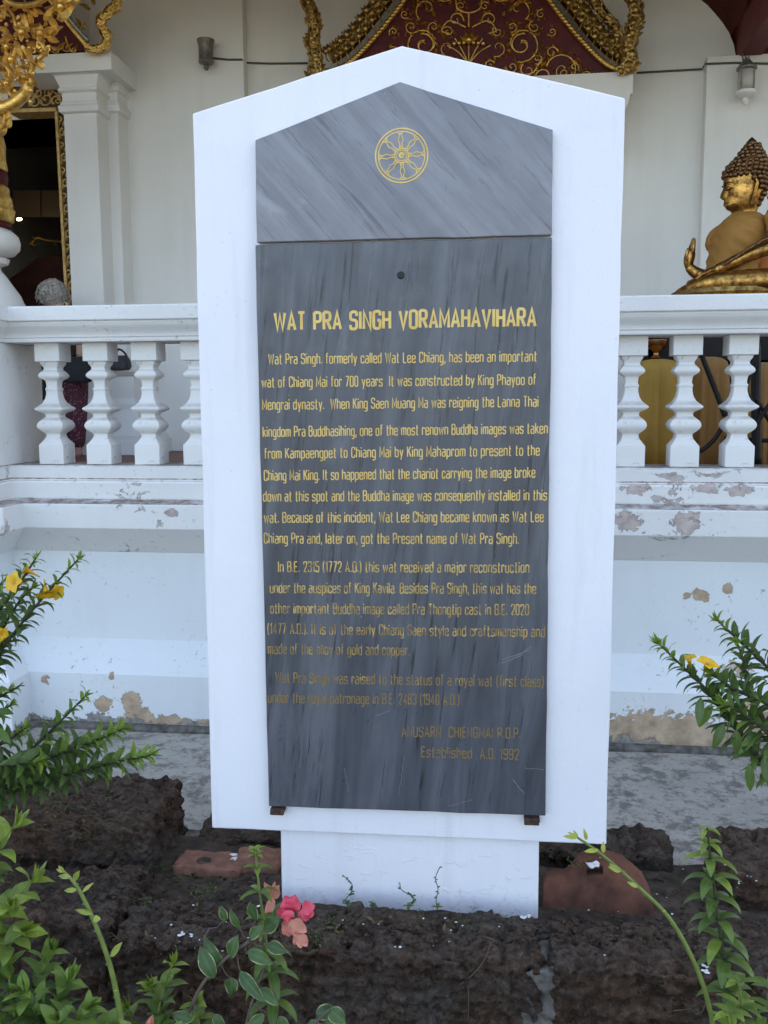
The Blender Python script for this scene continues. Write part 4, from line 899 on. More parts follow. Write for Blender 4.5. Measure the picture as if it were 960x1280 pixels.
mb = MB(); q = L3(932, 184); mb.lathe(q, [(5*spx, 0), (7.4*spx, 2*spx), (7.2*spx, 4.5*spx), (4*spx, 8.5*spx), (1.2*spx, 11*spx), (.3*spx, 12*spx)], 14); mb.build('flame_knob', M['curl'], st, smooth=True)
mb = MB()
tr = [(266, 911, 942, 14), (269, 907, 946, 24), (274, 901, 951, 36), (282, 895, 954.5, 43), (294, 888, 956.5, 46), (306, 886, 954, 45), (318, 884.5, 949, 42), (332, 882.5, 944, 40), (350, 880, 944, 42)]
tr2 = []
for a_, b_ in zip(tr[:-1], tr[1:]):
    for q_ in range(4): tr2.append(tuple(u_+(v_-u_)*q_/4 for u_, v_ in zip(a_, b_)))
tr = tr2+[tr[-1]]
RR = []
for i, (py, xf, xb, hw) in enumerate(tr):
    r_ = ring(py, xf, xb, hw, 60, 0, 0, .9)
    for k, v in enumerate(r_): v += Vector((math.sin(k*2.2+py*.05), math.cos(k*2.2+py*.05), 0))*spx*.2*(i > 6)+Vector((math.cos(2*math.pi*k/60), math.sin(2*math.pi*k/60), 0))*spx*1.5*math.sin(py*.42+k*.9)*(i > 9)
    RR.append(r_)
mb.loft(RR)
mb.tube(spline([L3(948, 276, 36), L3(954, 288, 46), L3(955, 300, 49), L3(951, 307, 50)], 5), [spx*w_ for w_ in [8, 9, 10, 11, 12, 12.5, 13, 13, 13, 13, 12.5, 12, 11.5, 11, 10.5, 10]], 12, 1)
mb.tube(spline([L3(908, 280, -32), L3(899, 287, -38), L3(895, 297, -40), L3(896, 304, -40)], 5), [spx*w_ for w_ in [7, 8, 8.5, 8.5, 8.5, 8.5, 8.5, 8.5, 8.5, 8, 8, 8, 7.5, 7, 7, 7]], 12, 1)
mb.build('robe', M['robe'], st, smooth=True)
mb = MB(); hm = spline([L3(959, 303, 50), L3(951, 305, 63), L3(936, 310, 66), L3(917, 321, 61), L3(899, 333, 54), L3(884, 342, 44)], 8)
for i, p_ in enumerate(hm): mb.ball(p_+Vector((0, 0, spx*.8*math.sin(i*1.9))), spx*(2.0+.5*math.sin(i*2.7)), 6, 4)
mb.tube(hm, spx*2.0, 8); mb.build('hem', M['curl'], st, smooth=True)
mb = MB()
mb.tube(spline([L3(953, 302, 50), L3(948, 316, 53), L3(932, 322, 53), L3(908, 332, 48), L3(888, 341, 43), L3(874, 347, 40)], 6), [spx*w_ for w_ in [9]*6+[9.5]*3+[9]*5+[8]*6+[7]*5+[6]*6], 12)
for k in range(4): mb.tube(spline([L3(878, 344+k*.6, 43-k*4), L3(868, 347+k*.8, 43-k*4.5), L3(861, 353+k, 42-k*4.5)], 3), [spx*1.9*(1-.05*i) for i in range(7)], 7)
mb.tube([L3(884, 342, 46), L3(876, 343, 50), L3(870, 348, 52)], [2.2*spx, 2*spx, 1.3*spx], 7)
mb.tube(spline([L3(954, 352, 22), L3(946, 356, 46), L3(915, 358, 52), L3(880, 359, 44), L3(858, 364, 22), L3(852, 367, -6)], 6), [spx*w_ for w_ in [14]*6+[15]*6+[14]*6+[12.5]*6+[9]*7], 14)
mb.tube(spline([L3(950, 356, -22), L3(930, 358, -48), L3(892, 360, -46), L3(864, 364, -20), L3(856, 366, 16)], 6), [spx*w_ for w_ in [13]*6+[13]*6+[12]*6+[9]*7], 12)
mb.ball(L3(925, 350, 0), 26*spx, 18, 10, (1.1, 1.7, .6))
# far arm raised, palm forward
mb.tube(spline([L3(902, 332, -34), L3(890, 340, -38), L3(877, 335, -40), L3(867, 326, -42)], 5), [spx*w_ for w_ in [10]*5+[9.5, 9.2, 9, 8.8, 8.5]+[8, 7.6, 7.2, 6.8, 6.3]+[5.8]], 14)
mb.tube(spline([L3(868, 329, -42), L3(867, 320, -42), L3(868.5, 311, -42), L3(870, 305, -42)], 4), [spx*w_ for w_ in [5.0, 5.6, 6.2, 6.8, 7.3, 7.6, 7.8, 7.8, 7.6, 7.3, 6.9, 6.4, 5.6]], 14, .92, (1, 0, 0))
for k, ln in enumerate((15, 18.5, 20, 17.5)): mb.tube(spline([L3(868.5+k*.9, 309, -46.5+k*3.0), L3(869.6+k*.9, 307-ln*.5, -46.6+k*3.0), L3(871.6+k*.3, 307-ln*.9, -46.0+k*2.7)], 3), [spx*2.9*(1-.07*i) for i in range(7)], 8)
mb.tube(spline([L3(866, 320, -37.5), L3(863, 312, -36), L3(865, 303, -36.5)], 3), [spx*2.7*(1-.06*i) for i in range(7)], 8)
mb.build('body', M['gold_leaf'], st, smooth=True)
def copytree(o, par=None):
    c = o.copy(); COL.objects.link(c)
    if par: c.parent = par
    for ch in list(o.children): copytree(ch, c)
    return c
st2 = copytree(st); st2['label'] = 'second seated statue in golden robe at the right edge behind the profile statue'
st2.location = (sp.x+.40, YS+.5, sp.z-.02); st2.rotation_euler = (0, 0, R(-14))
st['group'] = st2['group'] = 'gilded statues on the altar table'
mb = MB(); q = []
for k in range(9): t = k/8; q.append((sp.x+.17+.02*math.sin(t*3), YS+.02-.05*t, sp.z+.22*(1-t)))
mb.loft([[(x+.10*math.cos(a)+.012*math.sin(a*7), y+.06+.07*math.sin(a), z-.01) for a in [2*math.pi*j/24 for j in range(24)]] for x, y, z in q])
tag(mb.build('sash_cloth', M['orange_cloth'], smooth=True), 'orange cloth draped behind the back of the profile statue', 'cloth')
tb = thing('altar_table', 'dark altar table carrying the gilded statues behind the balustrade', 'table', (sp.x+.25, YS+.1, 1.2))
h = sp.z-.10-1.2
mb = MB(); mb.stack(-.85, .75, -.42, .60, [(h-.12, -.03), (h-.08, -.03), (h-.06, 0), (h, 0)]); mb.build('top', M['red_dark'], tb, bevel=.004)
mb = MB(); mb.box((-.82, -.36, h-.32), (.72, .55, h-.12)); mb.box((-.8, .3, .05), (.7, .5, h-.3)); mb.build('frame', M['dark'], tb)
for x in (-.8, .66):
    for y in (-.36, .50): mb = MB(); mb.box((x, y, 0), (x+.07, y+.07, h-.12)); mb.build('leg', M['red_dark'], tb, bevel=.004)
def lotus(x, par, y=0):
    mb = MB(); mb.lathe((0, 0, 0), [(.30, 0), (.31, .02), (.27, .035), (.26, .05), (.30, .08), (.29, .105), (.2, .108)], 28, sx=1.1, sy=1.1); o = mb.build('lotus_seat', M['gold_dark'], par, smooth=True, autosm=50); o.location = (x, y, -.10-.005); return o
lotus(-.06, st); lotus(-.06, st2)
# yellow cloth covered stools in front of the altar
def drape(name, label, x0, x1, y0, y1, ztop, m, seed, cat='stool'):
    rr = random.Random(seed); root = thing(name, label, cat, ((x0+x1)/2, (y0+y1)/2, 1.2)); mb = MB()
    hx, hy = (x1-x0)/2, (y1-y0)/2; n_ = 72; H_ = ztop-1.2; ph = rr.uniform(0, 6); rings = []
    for z, e in ((.012, .03), (H_*.35, .02), (H_*.7, .008), (H_-.07, -.004), (H_-.03, -.012), (H_-.008, -.04), (H_, -.08), (H_+.001, -.16)):
        r_ = []
        for k in range(n_):
            a = 2*math.pi*k/n_; c, s_ = math.cos(a), math.sin(a); q = max(abs(c), abs(s_))
            fx = 1/(abs(c)**4+abs(s_)**4)**.25; amp = .016*(1-z/H_)+.004
            o = e+amp*math.sin(a*11+ph+z*2)+amp*.6*math.sin(a*19+ph*2)
            r_.append(((hx+o)*c*fx, (hy+o)*s_*fx, z))
        rings.append(r_)
    mb.loft(rings); mb.build('cloth_cover', m, root, smooth=True); return root
YT = 5.55
drape('covered_stool', 'stool draped in yellow cloth with a bronze bowl on top', wx(797, 500, YT), wx(852, 500, YT), YT, YT+.34, wz(825, 448, YT), M['yellow_cloth'], 3)
drape('covered_stool', 'darker amber cloth covered stool between the two right-hand balusters', wx(864, 500, YT+.1), wx(914, 500, YT+.1), YT+.1, YT+.40, wz(890, 445, YT+.1), M['orange2'], 5)
drape('covered_stool', 'amber cloth covered stool behind the black folding stand at the right edge', wx(930, 500, YT+.15), wx(990, 500, YT+.15), YT+.15, YT+.5, wz(950, 452, YT+.1), M['orange2'], 8)
bwl = thing('offering_bowl', 'polished bronze bowl on a small foot standing on the yellow cloth', 'bowl', tuple(at(820, 447.5, YT+.15)))
mb = MB(); bpx = .0049; mb.lathe((0, 0, 0), [(6*bpx, 0), (7*bpx, .6*bpx), (4*bpx, 3*bpx), (3*bpx, 6*bpx), (5*bpx, 9*bpx), (11*bpx, 12*bpx), (13*bpx, 17*bpx), (13.6*bpx, 20*bpx), (12.6*bpx, 20*bpx), (11*bpx, 15*bpx), (2*bpx, 12*bpx)], 28); mb.build('bowl_body', M['bronze'], bwl, smooth=True, autosm=60)
mb = MB(); mb.lathe((0, 0, 0), [(12.9*bpx, 19.4*bpx), (14.3*bpx, 20*bpx), (14.3*bpx, 21*bpx), (12.9*bpx, 21.4*bpx)], 28); mb.build('rim', M['bronze'], bwl, smooth=True)
stand = thing('folding_stand', 'black metal folding stand with crossed bars by the right balusters', 'stand', tuple(at(930, 582, 5.15)))
o_ = Vector(stand.location)
def sbar(name, pix, r, Y=5.2): mb = MB(); mb.tube([p-o_ for p in spline([at(x, y, Y) for x, y in pix], 6)], r, 8); mb.build(name, M['iron'], stand, smooth=True)
sbar('bar', [(874, 436), (884, 462), (897, 495), (906, 520)], .014); sbar('curved_bar', [(906, 505), (907, 520), (896, 545), (880, 561), (866, 568)], .012)
sbar('upright', [(945, 428), (945, 500), (946, 580)], .026, 5.25); sbar('bar', [(943, 534), (953, 518), (968, 498)], .012, 5.18); sbar('bar', [(945, 498), (957, 518), (970, 538)], .012, 5.22); sbar('rail', [(905, 548), (940, 550), (990, 552)], .012, 5.3); sbar('curved_bar', [(948, 455), (938, 468), (934, 488), (942, 505)], .010, 5.2)

# ------------------------------------------------------------------ visitor behind the left-hand balusters
def skinfig(name, joints, edges, m, par, sub=2):
    me = bpy.data.meshes.new(name); me.from_pydata([j[0] for j in joints], edges, []); o = bpy.data.objects.new(name, me); COL.objects.link(o); o.parent = par
    sm = o.modifiers.new('skin', 'SKIN'); sm.use_smooth_shade = True
    for i, j in enumerate(joints):
        r_ = j[1]; me.skin_vertices[0].data[i].radius = (r_ if hasattr(r_, '__len__') else (r_, r_)); me.skin_vertices[0].data[i].use_root = (i == 0)
    ss = o.modifiers.new('sub', 'SUBSURF'); ss.levels = ss.render_levels = sub
    me.materials.append(m); return o
YH = 7.25; pp = at(92, 572, YH); pp.z = 1.2
hp = abs(at(93, 500, YH).x-at(92, 500, YH).x)
per = thing('person', 'grey haired person in dark top and patterned maroon trousers standing behind the left balusters', 'person', pp)
def H(x, y, d=0): q = at(x, y, YH)-pp; return (q.x, d, q.z)
J = [(H(91, 452), .10), (H(88, 430), .095), (H(83, 408), .105), (H(78, 392), .07), (H(74, 386), .045), (H(70, 378), .06), (H(67, 368), .078), (H(66, 360), .055),
     (H(96, 458), .085), (H(97, 510), .06), (H(97, 552), .042), (H(97, 568), .04), (H(99, 570.5, -.09), .03),
     (H(84, 458), .085), (H(82, 512, .03), .06), (H(81, 552, .05), .042), (H(81, 567, .05), .04), (H(82, 570, -.04), .03),
     (H(94, 394), .05), (H(103, 420, -.03), .04), (H(107, 446, -.10), .032), (H(109, 458, -.12), .028),
     (H(66, 398), .05), (H(62, 422, -.02), .04), (H(72, 444, -.10), .032), (H(80, 452, -.12), .028)]
E_ = [(0, 1), (1, 2), (2, 3), (3, 4), (4, 5), (5, 6), (6, 7), (0, 8), (8, 9), (9, 10), (10, 11), (11, 12), (0, 13), (13, 14), (14, 15), (15, 16), (16, 17), (2, 18), (18, 19), (19, 20), (20, 21), (2, 22), (22, 23), (23, 24), (24, 25)]
skinfig('body', J, E_, M['skin'], per)
skinfig('trousers', [(J[0][0], .125), (H(89, 438), .12), (J[8][0], .105), (J[9][0], .085), (H(97, 545), .068), (H(97, 562), .066), (J[13][0], .105), (J[14][0], .085), (H(81, 545, .05), .068), (H(81, 561, .05), .066)], [(0, 1), (0, 2), (2, 3), (3, 4), (4, 5), (0, 6), (6, 7), (7, 8), (8, 9)], M['maroon'], per)
skinfig('blouse', [(J[1][0], .125), (H(90, 446), .135), (J[2][0], .13), (J[3][0], .085), (J[18][0], .07), (J[19][0], .06), (H(105, 434, -.06), .055), (J[22][0], .07), (J[23][0], .06), (H(66, 434, -.06), .055)], [(0, 1), (0, 2), (2, 3), (2, 4), (4, 5), (5, 6), (2, 7), (7, 8), (8, 9)], M['black_cloth'], per)
mb = MB(); c = Vector(H(66, 367)); rings = []
mb.ball(c, .105, 20, 14, (1.0, 1.05, 1.12)); 
mb.v = [tuple(Vector(v)+(Vector(v)-c)*(.10*noise.noise(Vector(v)*30)+.06*noise.noise(Vector((v[0]*90, v[1]*90, v[2]*14))))) for v in mb.v]
for k in range(160):
    a = rnd.uniform(0, 6.28); e = rnd.uniform(-.5, 1.2); p = c+Vector((math.cos(a)*math.cos(e), math.sin(a)*math.cos(e), math.sin(e)*1.1))*.105; d = Vector((math.cos(a)*.5, math.sin(a)*.5, -.6)).normalized()
    mb.tube([p, p+d*.02+Vector((math.cos(a), math.sin(a), 0))*.012, p+d*.05], [.004, .004, .001], 4)
mb.build('hair', M['silver_hair'], per, smooth=True)
for x, d in ((99, -.06), (82, -.01)): mb = MB(); q = H(x, 570, d); mb.ball((q[0], q[1], .028), .055, 10, 6, (.75, 1.7, .5)); mb.build('shoe', M['pinkshoe'], per, smooth=True)
def bag(name, label, px, py, Y, w_, h_, d_, m, strap):
    p = at(px, py, Y); t = thing(name, label, 'bag', p); mb = MB(); n_ = 20; rings = []
    for z, e in ((0, .80), (.06, .95), (.25, 1.05), (.6, 1.0), (.85, .9), (1, .72)):
        rings.append([(w_/2*e*math.copysign(abs(math.cos(2*math.pi*k/n_))**.6, math.cos(2*math.pi*k/n_)), d_/2*e*(1.1-z*.45)*math.copysign(abs(math.sin(2*math.pi*k/n_))**.6, math.sin(2*math.pi*k/n_)), z*h_+.008*noise.noise(Vector((k, z*4, w_*9)))) for k in range(n_)])
    mb.loft(rings); mb.build('pouch', m, t, smooth=True)
    mb = MB(); mb.tube(spline(strap, 6), .009, 6); mb.build('strap', M['iron'], t, smooth=True); return t
bag('shoulder_bag', 'black shoulder bag held in front of the patterned trousers', 97, 478, YH-.22, .24, .20, .09, M['black_cloth'], [(-.08, 0, .18), (-.06, .03, .36), (.0, .06, .48), (.05, .03, .36), (.06, 0, .18)])
YG = YD-.10
bag('hand_bag', 'charcoal bag with a black strap lying on the pilaster pedestal ledge', 148, 462.6, YG, .21, .12, .11, M['grey_cloth'], [(-.02, -.02, .10), (.02, -.03, .17), (.085, -.04, .13), (.10, -.05, .07), (.105, -.05, .012)])

# ------------------------------------------------------------------ laterite blocks
def rough_block(name, label, c, size, rz=0, seed=0, res=.012, m='laterite', amp=1.0, tilt=(0, 0), group='laterite blocks round the monument'):
    sx, sy, sz = size; o3 = Vector((seed*7.3, seed*3.1, seed*1.7)); key = {}; vs = []; fs = []
    nx_, ny_, nz_ = (max(2, int(round(q/res))) for q in size)
    def vid(i, j, k):
        if (i, j, k) in key: return key[(i, j, k)]
        p = Vector(((i/nx_-.5)*sx, (j/ny_-.5)*sy, (k/nz_-.5)*sz)); r_ = min(sx, sy, sz)*.07
        q = Vector([max(-s_/2+r_, min(s_/2-r_, v)) for v, s_ in zip(p, size)]); d = p-q
        n_ = d.normalized() if d.length > 1e-9 else p.normalized()
        if d.length > 1e-9: p = q+n_*min(d.length, r_*1.05)
        g_ = noise.fractal((p+o3)*5, 1, 2, 3)*.012+noise.fractal((p+o3)*23, .8, 2, 4)*.016+noise.fractal(Vector((p.x*16, p.y*16, p.z*42))+o3, .9, 2, 3)*.010
        pit = noise.noise((p+o3)*44); lay = noise.noise(Vector((p.x*5, p.y*5, p.z*40))+o3)
        g_ += -.032*max(0, pit-.15)*1.6+.008*lay
        p = p+n_*g_*amp; key[(i, j, k)] = len(vs); vs.append(tuple(p)); return len(vs)-1
    for i in range(nx_):
        for j in range(ny_):
            for k in (0, nz_): f = [vid(i, j, k), vid(i+1, j, k), vid(i+1, j+1, k), vid(i, j+1, k)]; fs.append(f if k else f[::-1])
    for i in range(nx_):
        for k in range(nz_):
            for j in (0, ny_): f = [vid(i, j, k), vid(i+1, j, k), vid(i+1, j, k+1), vid(i, j, k+1)]; fs.append(f if not j else f[::-1])
    for j in range(ny_):
        for k in range(nz_):
            for i in (0, nx_): f = [vid(i, j, k), vid(i, j+1, k), vid(i, j+1, k+1), vid(i, j, k+1)]; fs.append(f if i else f[::-1])
    mb = MB(); mb.add(vs, fs); o = mb.build(name, M[m], smooth=True); o.location = c; o.rotation_euler = (R(tilt[0]), R(tilt[1]), R(rz)); tag(o, label, 'block', group); return o
rough_block('laterite_block', 'long pitted brown block in front of the white pedestal, left of the mortar joint', (-.49, 2.50, -.045), (1.20, .24, .37), 1, 1, .0065)
rough_block('laterite_block', 'dark brown front block at the right of the mortar joint, under the terracotta tile', (.53, 2.505, -.045), (.76, .24, .38), 1.5, 2, .0065)
p = at(92, 1042, 2.95)
rough_block('laterite_block', 'tall dark block under the left shrub branches, overlapping the concrete apron', (-1.46, 2.98, .06), (.62, .42, .42), 2, 3, .009)
rough_block('laterite_block', 'low rough block on the back edge, left of the pedestal behind the pinkish brick', (-.78, 3.20, -.045), (.62, .22, .27), -1, 4, .012, 'laterite_dark')
rough_block('laterite_block', 'dark block on the back edge right of the pedestal, behind the terracotta tile', (.335, 3.17, -.01), (.50, .22, .28), 2, 5, .012, 'laterite_dark')
rough_block('laterite_block', 'block at the far right edge behind the whorled green shoot', (1.02, 3.0, .055), (.62, .34, .30), 2, 6, .009)
rough_block('laterite_block', 'low sunken block between the front blocks and the far right block', (.93, 2.70, -.05), (.62, .30, .30), -3, 8, .010, 'laterite_dark')
rough_block('laterite_block', 'block in the bottom left corner half covered by leafy shoots', (-1.36, 2.56, -.02), (.50, .34, .36), 3, 9, .009)
# mortar lump in the joint
mb = MB(); q = at(645, 1200, 2.40)
rough_block('mortar_joint', 'grey mortar filling the joint between the two front blocks', (.118, 2.495, -.06), (.115, .215, .365), 1, 12, .008, 'mortar', .9, group=None)['category'] = 'mortar'
# bricks and tiles
def slab_px(name, label, cat, pix, Y, th, m, hole=None, lean=.0, bev=.006):
    mb = MB(); A = [at(x, y, Y) for x, y in pix]; zb_ = min(a.z for a in A)
    A = [Vector((a.x, a.y+(a.z-zb_)*lean, a.z)) for a in A]; mb.prism([tuple(a) for a in A], (0, th, 0)); o = mb.build(name, M[m], bevel=bev); return tag(o, label, cat)
tl = thing('terracotta_tile', 'broken terracotta ridge tile with a square hole leaning right of the pedestal', 'tile', (0, 0, 0))
YL = 2.78
pix_o = [(678, 1155), (680, 1116), (684, 1108), (692, 1105), (710, 1105), (718, 1099), (725, 1091), (733, 1087), (742, 1086), (758, 1085), (773, 1088), (785, 1093), (797, 1101), (808, 1110), (815, 1122), (823, 1156)]
def A_(x, y): a = at(x, y, YL); return Vector((a.x, YL+(a.z-.04)*.45, a.z))
hx0, hx1, hy0, hy1 = 735.5, 756.5, 1096.5, 1105.5
mb = MB()
# the face is pieced round the hole so that it is a true opening
top = [p_ for p_ in pix_o[7:11]]
mb.prism([A_(*p_) for p_ in pix_o[:8]+[(hx0, hy0), (hx0, hy1), (hx0, 1155)]], (0, .04, 0)); mb.prism([A_(*p_) for p_ in [(hx0, 1155), (hx0, hy1), (hx1, hy1), (hx1, 1155)]], (0, .04, 0)); mb.prism([A_(*p_) for p_ in [(733, 1087), (742, 1086), (758, 1085), (hx1, hy0), (hx0, hy0)]], (0, .04, 0)); mb.prism([A_(*p_) for p_ in [(hx1, 1155), (hx1, hy1), (hx1, hy0), (758, 1085)]+pix_o[10:]], (0, .04, 0))
mb.build('tile_body', M['terracotta'], tl)
mb = MB(); mb.prism([A_(*p_)+Vector((0, .035, 0)) for p_ in [(hx0-3, hy0-3), (hx1+3, hy0-3), (hx1+3, hy1+3), (hx0-3, hy1+3)]], (0, .03, 0)); mb.build('hole_back', M['ground'], tl)
mb = MB(); c = A_(743, 1093.5)
mb.lathe((c.x, c.y-.002, c.z), [(.0, -.003), (.020, -.003), (.023, .001), (.014, .005), (.0, .006)], 16); mb.v = [(x, y+.4*(z-c.z), z+.010*noise.noise(Vector((x*60, y*60, z*60)))) for x, y, z in mb.v]; mb.build('lime_splash', M['flake'], tl, smooth=True)
rt = thing('ribbed_tile', 'small ribbed brown tile fragment propped behind the terracotta tile', 'tile', (0, 0, 0)); mb = MB(); YR = 2.98
a0, a1, a2, a3 = (at(690, 1096, YR), at(742, 1072, YR), at(762, 1086, YR), at(708, 1112, YR))
for k in range(12):
    t0, t1 = k/12, (k+.82)/12
    mb.prism([a0.lerp(a1, t0), a0.lerp(a1, t1), a3.lerp(a2, t1), a3.lerp(a2, t0)], (0, .035, -.01))
mb.prism([a0+Vector((0, .006, 0)), a1+Vector((0, .006, 0)), a2+Vector((0, .006, 0)), a3+Vector((0, .006, 0))], (0, .03, -.01)); mb.build('tile_body', M['terracotta_dark'], rt, bevel=.001)
def brick(name, label, c, size, rz, seed, m, hole=True):
    o = rough_block(name, label, c, size, rz, seed, .009, m, .35, group=None); o['category'] = 'brick'; return o
b1_ = at(272, 1092, 2.97)
bo = brick('broken_brick', 'pinkish brick with a round hole, cracked off at its right, left of the pedestal', (b1_.x, b1_.y-.06, b1_.z+.025), (.235, .12, .12), -3, 21, 'brick')
mb = MB(); mb.lathe((0, 0, 0), [(.0, .0), (.016, .001), (.021, .004), (.024, .003), (.022, -.004), (.0, -.004)], 16); ho = mb.build('hole', M['ground'], bo, smooth=True); ho.location = (-.02, -.02, .060)
b2_ = at(318, 1088, 2.99); brick('broken_brick', 'broken brick piece with white paint on its top beside the pedestal', (b2_.x+.03, b2_.y-.05, b2_.z+.022), (.15, .11, .12), 4, 22, 'brick')
mb = MB(); q = at(304, 1077, 2.93)
for k in range(5): mb.ball(q+Vector((rnd.uniform(-.04, .03), rnd.uniform(-.02, .02), .012)), rnd.uniform(.008, .016), 8, 5, (1.4, 1, .3))
tag(mb.build('paint_spill', M['flake'], smooth=True), 'spilled white paint on the broken brick', 'paint')
q = at(215, 1180, 2.60); mb = MB(); mb.lathe((0, 0, 0), [(.0, .004), (.022, .004), (.028, .009), (.034, .010), (.036, .004), (.034, -.004), (.0, -.005)], 24); o = mb.build('clay_disc', M['terracotta'], smooth=True, autosm=60); o.location = (q.x, q.y, q.z+.004); o.rotation_euler = (R(8), R(4), 0); tag(o, 'small round clay lid lying on the soil at the left front', 'lid')
mb = MB(); sheet(mb, -1.30, -1.06, 2.70, 3.34, 20, 40, lambda x, y: .0+.05*smooth(3.2, 2.75, y)+noise.fractal(Vector((x*8, y*8, 2)), 1, 2, 3)*.008); mb.build('cement_patch', M['mortar'], smooth=True, kind='structure')

# ------------------------------------------------------------------ plants
LR = random.Random(99)
def leaf(mb, pos, d, up, L, W, droop=.6, fold=.25, young=0.0, n=7, rnd_=None, wave=0):
    q_ = LR.random(); young = min(1, young+(.75 if q_ < .035 else .22*LR.random())); W *= LR.uniform(.88, 1.12)
    d = (Vector(d).normalized()+Vector((LR.gauss(0, .10), LR.gauss(0, .10), LR.gauss(0, .08)))).normalized(); up = (Vector(up)-d*Vector(up).dot(d))
    up = up.normalized() if up.length > 1e-4 else d.orthogonal().normalized()
    p = Vector(pos); vs = []; cs = []; fs = []; side = d.cross(up); step = L/n
    for i in range(n+1):
        t = i/n; wd = W*.5*(math.sin(math.pi*min(1, t**.78*.97+.03)))**.85
        if i == n: wd = W*.01
        f = fold*(1-.4*t); z_ = wave*math.sin(t*9)*W*.12
        for s_, e in ((-1, 1), (-.5, .5), (0, 0), (.5, .5), (1, 1)):
            vs.append(p+side*(wd*s_)+up*(wd*abs(s_)*f+z_*s_)); cs.append((young, e*(0 if False else 1), 1-abs(s_)))
        p = p+d*step; a = droop/n*(1.0+.6*t); nd = (d*math.cos(a)-up*math.sin(a)); up = (up*math.cos(a)+d*math.sin(a)); d = nd
    for i in range(n):
        for j in range(4): fs.append((i*5+j, i*5+j+1, (i+1)*5+j+1, (i+1)*5+j))
    mb.add(vs, fs, cs)
def branch(ms, ml, pts, r0_, r1_, L, W, gap, whorl=3, tip=.25, droop=.9, out=1.0, rr=rnd, start=.0, fold=.25, wave=0, youngtip=.9, drop=0, size_tip=.55):
    S_ = spline(pts, 10); n = len(S_)-1; ms.tube(S_, [r0_+(r1_-r0_)*i/n for i in range(n+1)], 6)
    acc = 0; rot = rr.uniform(0, 6); tot = sum((S_[i+1]-S_[i]).length for i in range(n)); run = 0
    for i in range(n):
        seg = (S_[i+1]-S_[i]).length; acc += seg; run += seg; t = run/tot
        if acc < gap*(1-.45*t) or t < start: continue
        acc = 0; ax = (S_[i+1]-S_[i]).normalized(); u = ax.orthogonal().normalized(); v = ax.cross(u); rot += .9+rr.uniform(-.2, .2)
        sc = (1-(1-size_tip)*smooth(.75, 1, t))*rr.uniform(.85, 1.12); yg = youngtip*smooth(1-tip, 1.0, t)
        for k in range(whorl):
            if rr.random() < drop: continue
            a = rot+2*math.pi*k/whorl+rr.uniform(-.25, .25); rad = u*math.cos(a)+v*math.sin(a)
            d = (rad*out+ax*(.55+.5*t)+Vector((0, 0, .15))).normalized(); up = (ax*.8+Vector((0, 0, .9))-rad*.2)
            leaf(ml, S_[i+1], d, up, L*sc*rr.uniform(.85, 1.1), W*sc*rr.uniform(.85, 1.15), droop*rr.uniform(.6, 1.35), fold, min(1, yg+rr.uniform(0, .16)), 7, rr, wave)
    p = S_[-1]; ax = (S_[-1]-S_[-3]).normalized(); u = ax.orthogonal().normalized(); v = ax.cross(u)
    for k in range(5):
        a = k*2.4; leaf(ml, p, ax+.35*(u*math.cos(a)+v*math.sin(a)), ax.orthogonal()+u, L*size_tip*rr.uniform(.6, .9), W*size_tip*.8, .25, fold, youngtip, 6, rr)
def px3(l): return [at(x, y, Y) for x, y, Y in l]
def plant(name, label, cat, base, group=None): return thing(name, label, cat, base, 0, group)
def fin(mb, name, m, root, sm=True):
    o = Vector(root.location); mb.v = [tuple(Vector(v)-o) for v in mb.v]; return mb.build(name, m, root, smooth=sm)
def trumpet(root, px, py, Y, d, r_, seed):
    """five-petalled yellow trumpet flower"""
    rr = random.Random(seed); mb = MB(); c = at(px, py, Y); d = Vector(d).normalized(); u = d.orthogonal().normalized(); v = d.cross(u)
    mb.col = (.45, 0, 0); mb.tube([c-d*r_*1.7, c-d*r_*1.0, c-d*r_*.35, c], [r_*.07, r_*.12, r_*.28, r_*.34], 8)
    for k in range(5):
        a = 2*math.pi*k/5+rr.uniform(-.1, .1); rad = u*math.cos(a)+v*math.sin(a); nb = len(mb.v)
        leaf(mb, c+rad*r_*.22, rad*.9+d*.55, d, r_*1.15, r_*1.1, rr.uniform(.7, 1.2), .12, .1, 6)
        mb.c[nb:] = [(.25*(1-i/35), 0, 0) for i in range(len(mb.v)-nb)]
    fin(mb, 'flower', M['yellow'], root)
# tall yellow-flowered shrub at the left edge
rr = random.Random(21)
A1 = plant('flowering_shrub', 'tall shrub with yellow trumpet flowers reaching in from the left edge', 'shrub', (-1.72, 2.62, -.1), 'yellow flowered shrubs')
ms, ml = MB(), MB()
for pts in ([(-150, 1180, 2.62), (-70, 930, 2.6), (-10, 830, 2.6), (28, 778, 2.6), (62, 738, 2.6), (97, 700, 2.6)], [(-70, 930, 2.6), (-30, 800, 2.62), (8, 752, 2.63), (32, 718, 2.63), (45, 697, 2.63)], [(-60, 900, 2.7), (-25, 830, 2.7), (0, 790, 2.7), (24, 752, 2.7), (40, 736, 2.7)], [(-60, 880, 2.55), (-30, 800, 2.55), (-14, 760, 2.55), (2, 728, 2.55)], [(-60, 940, 2.6), (-30, 860, 2.6), (-8, 828, 2.6), (4, 800, 2.6)]):
    branch(ms, ml, px3(pts), .007, .0025, .082, .021, .029, 3, .14, 1.3, 1.0, rr, .30)
fin(ms, 'stem', M['stem'], A1); fin(ml, 'leaves', M['leaf'], A1)
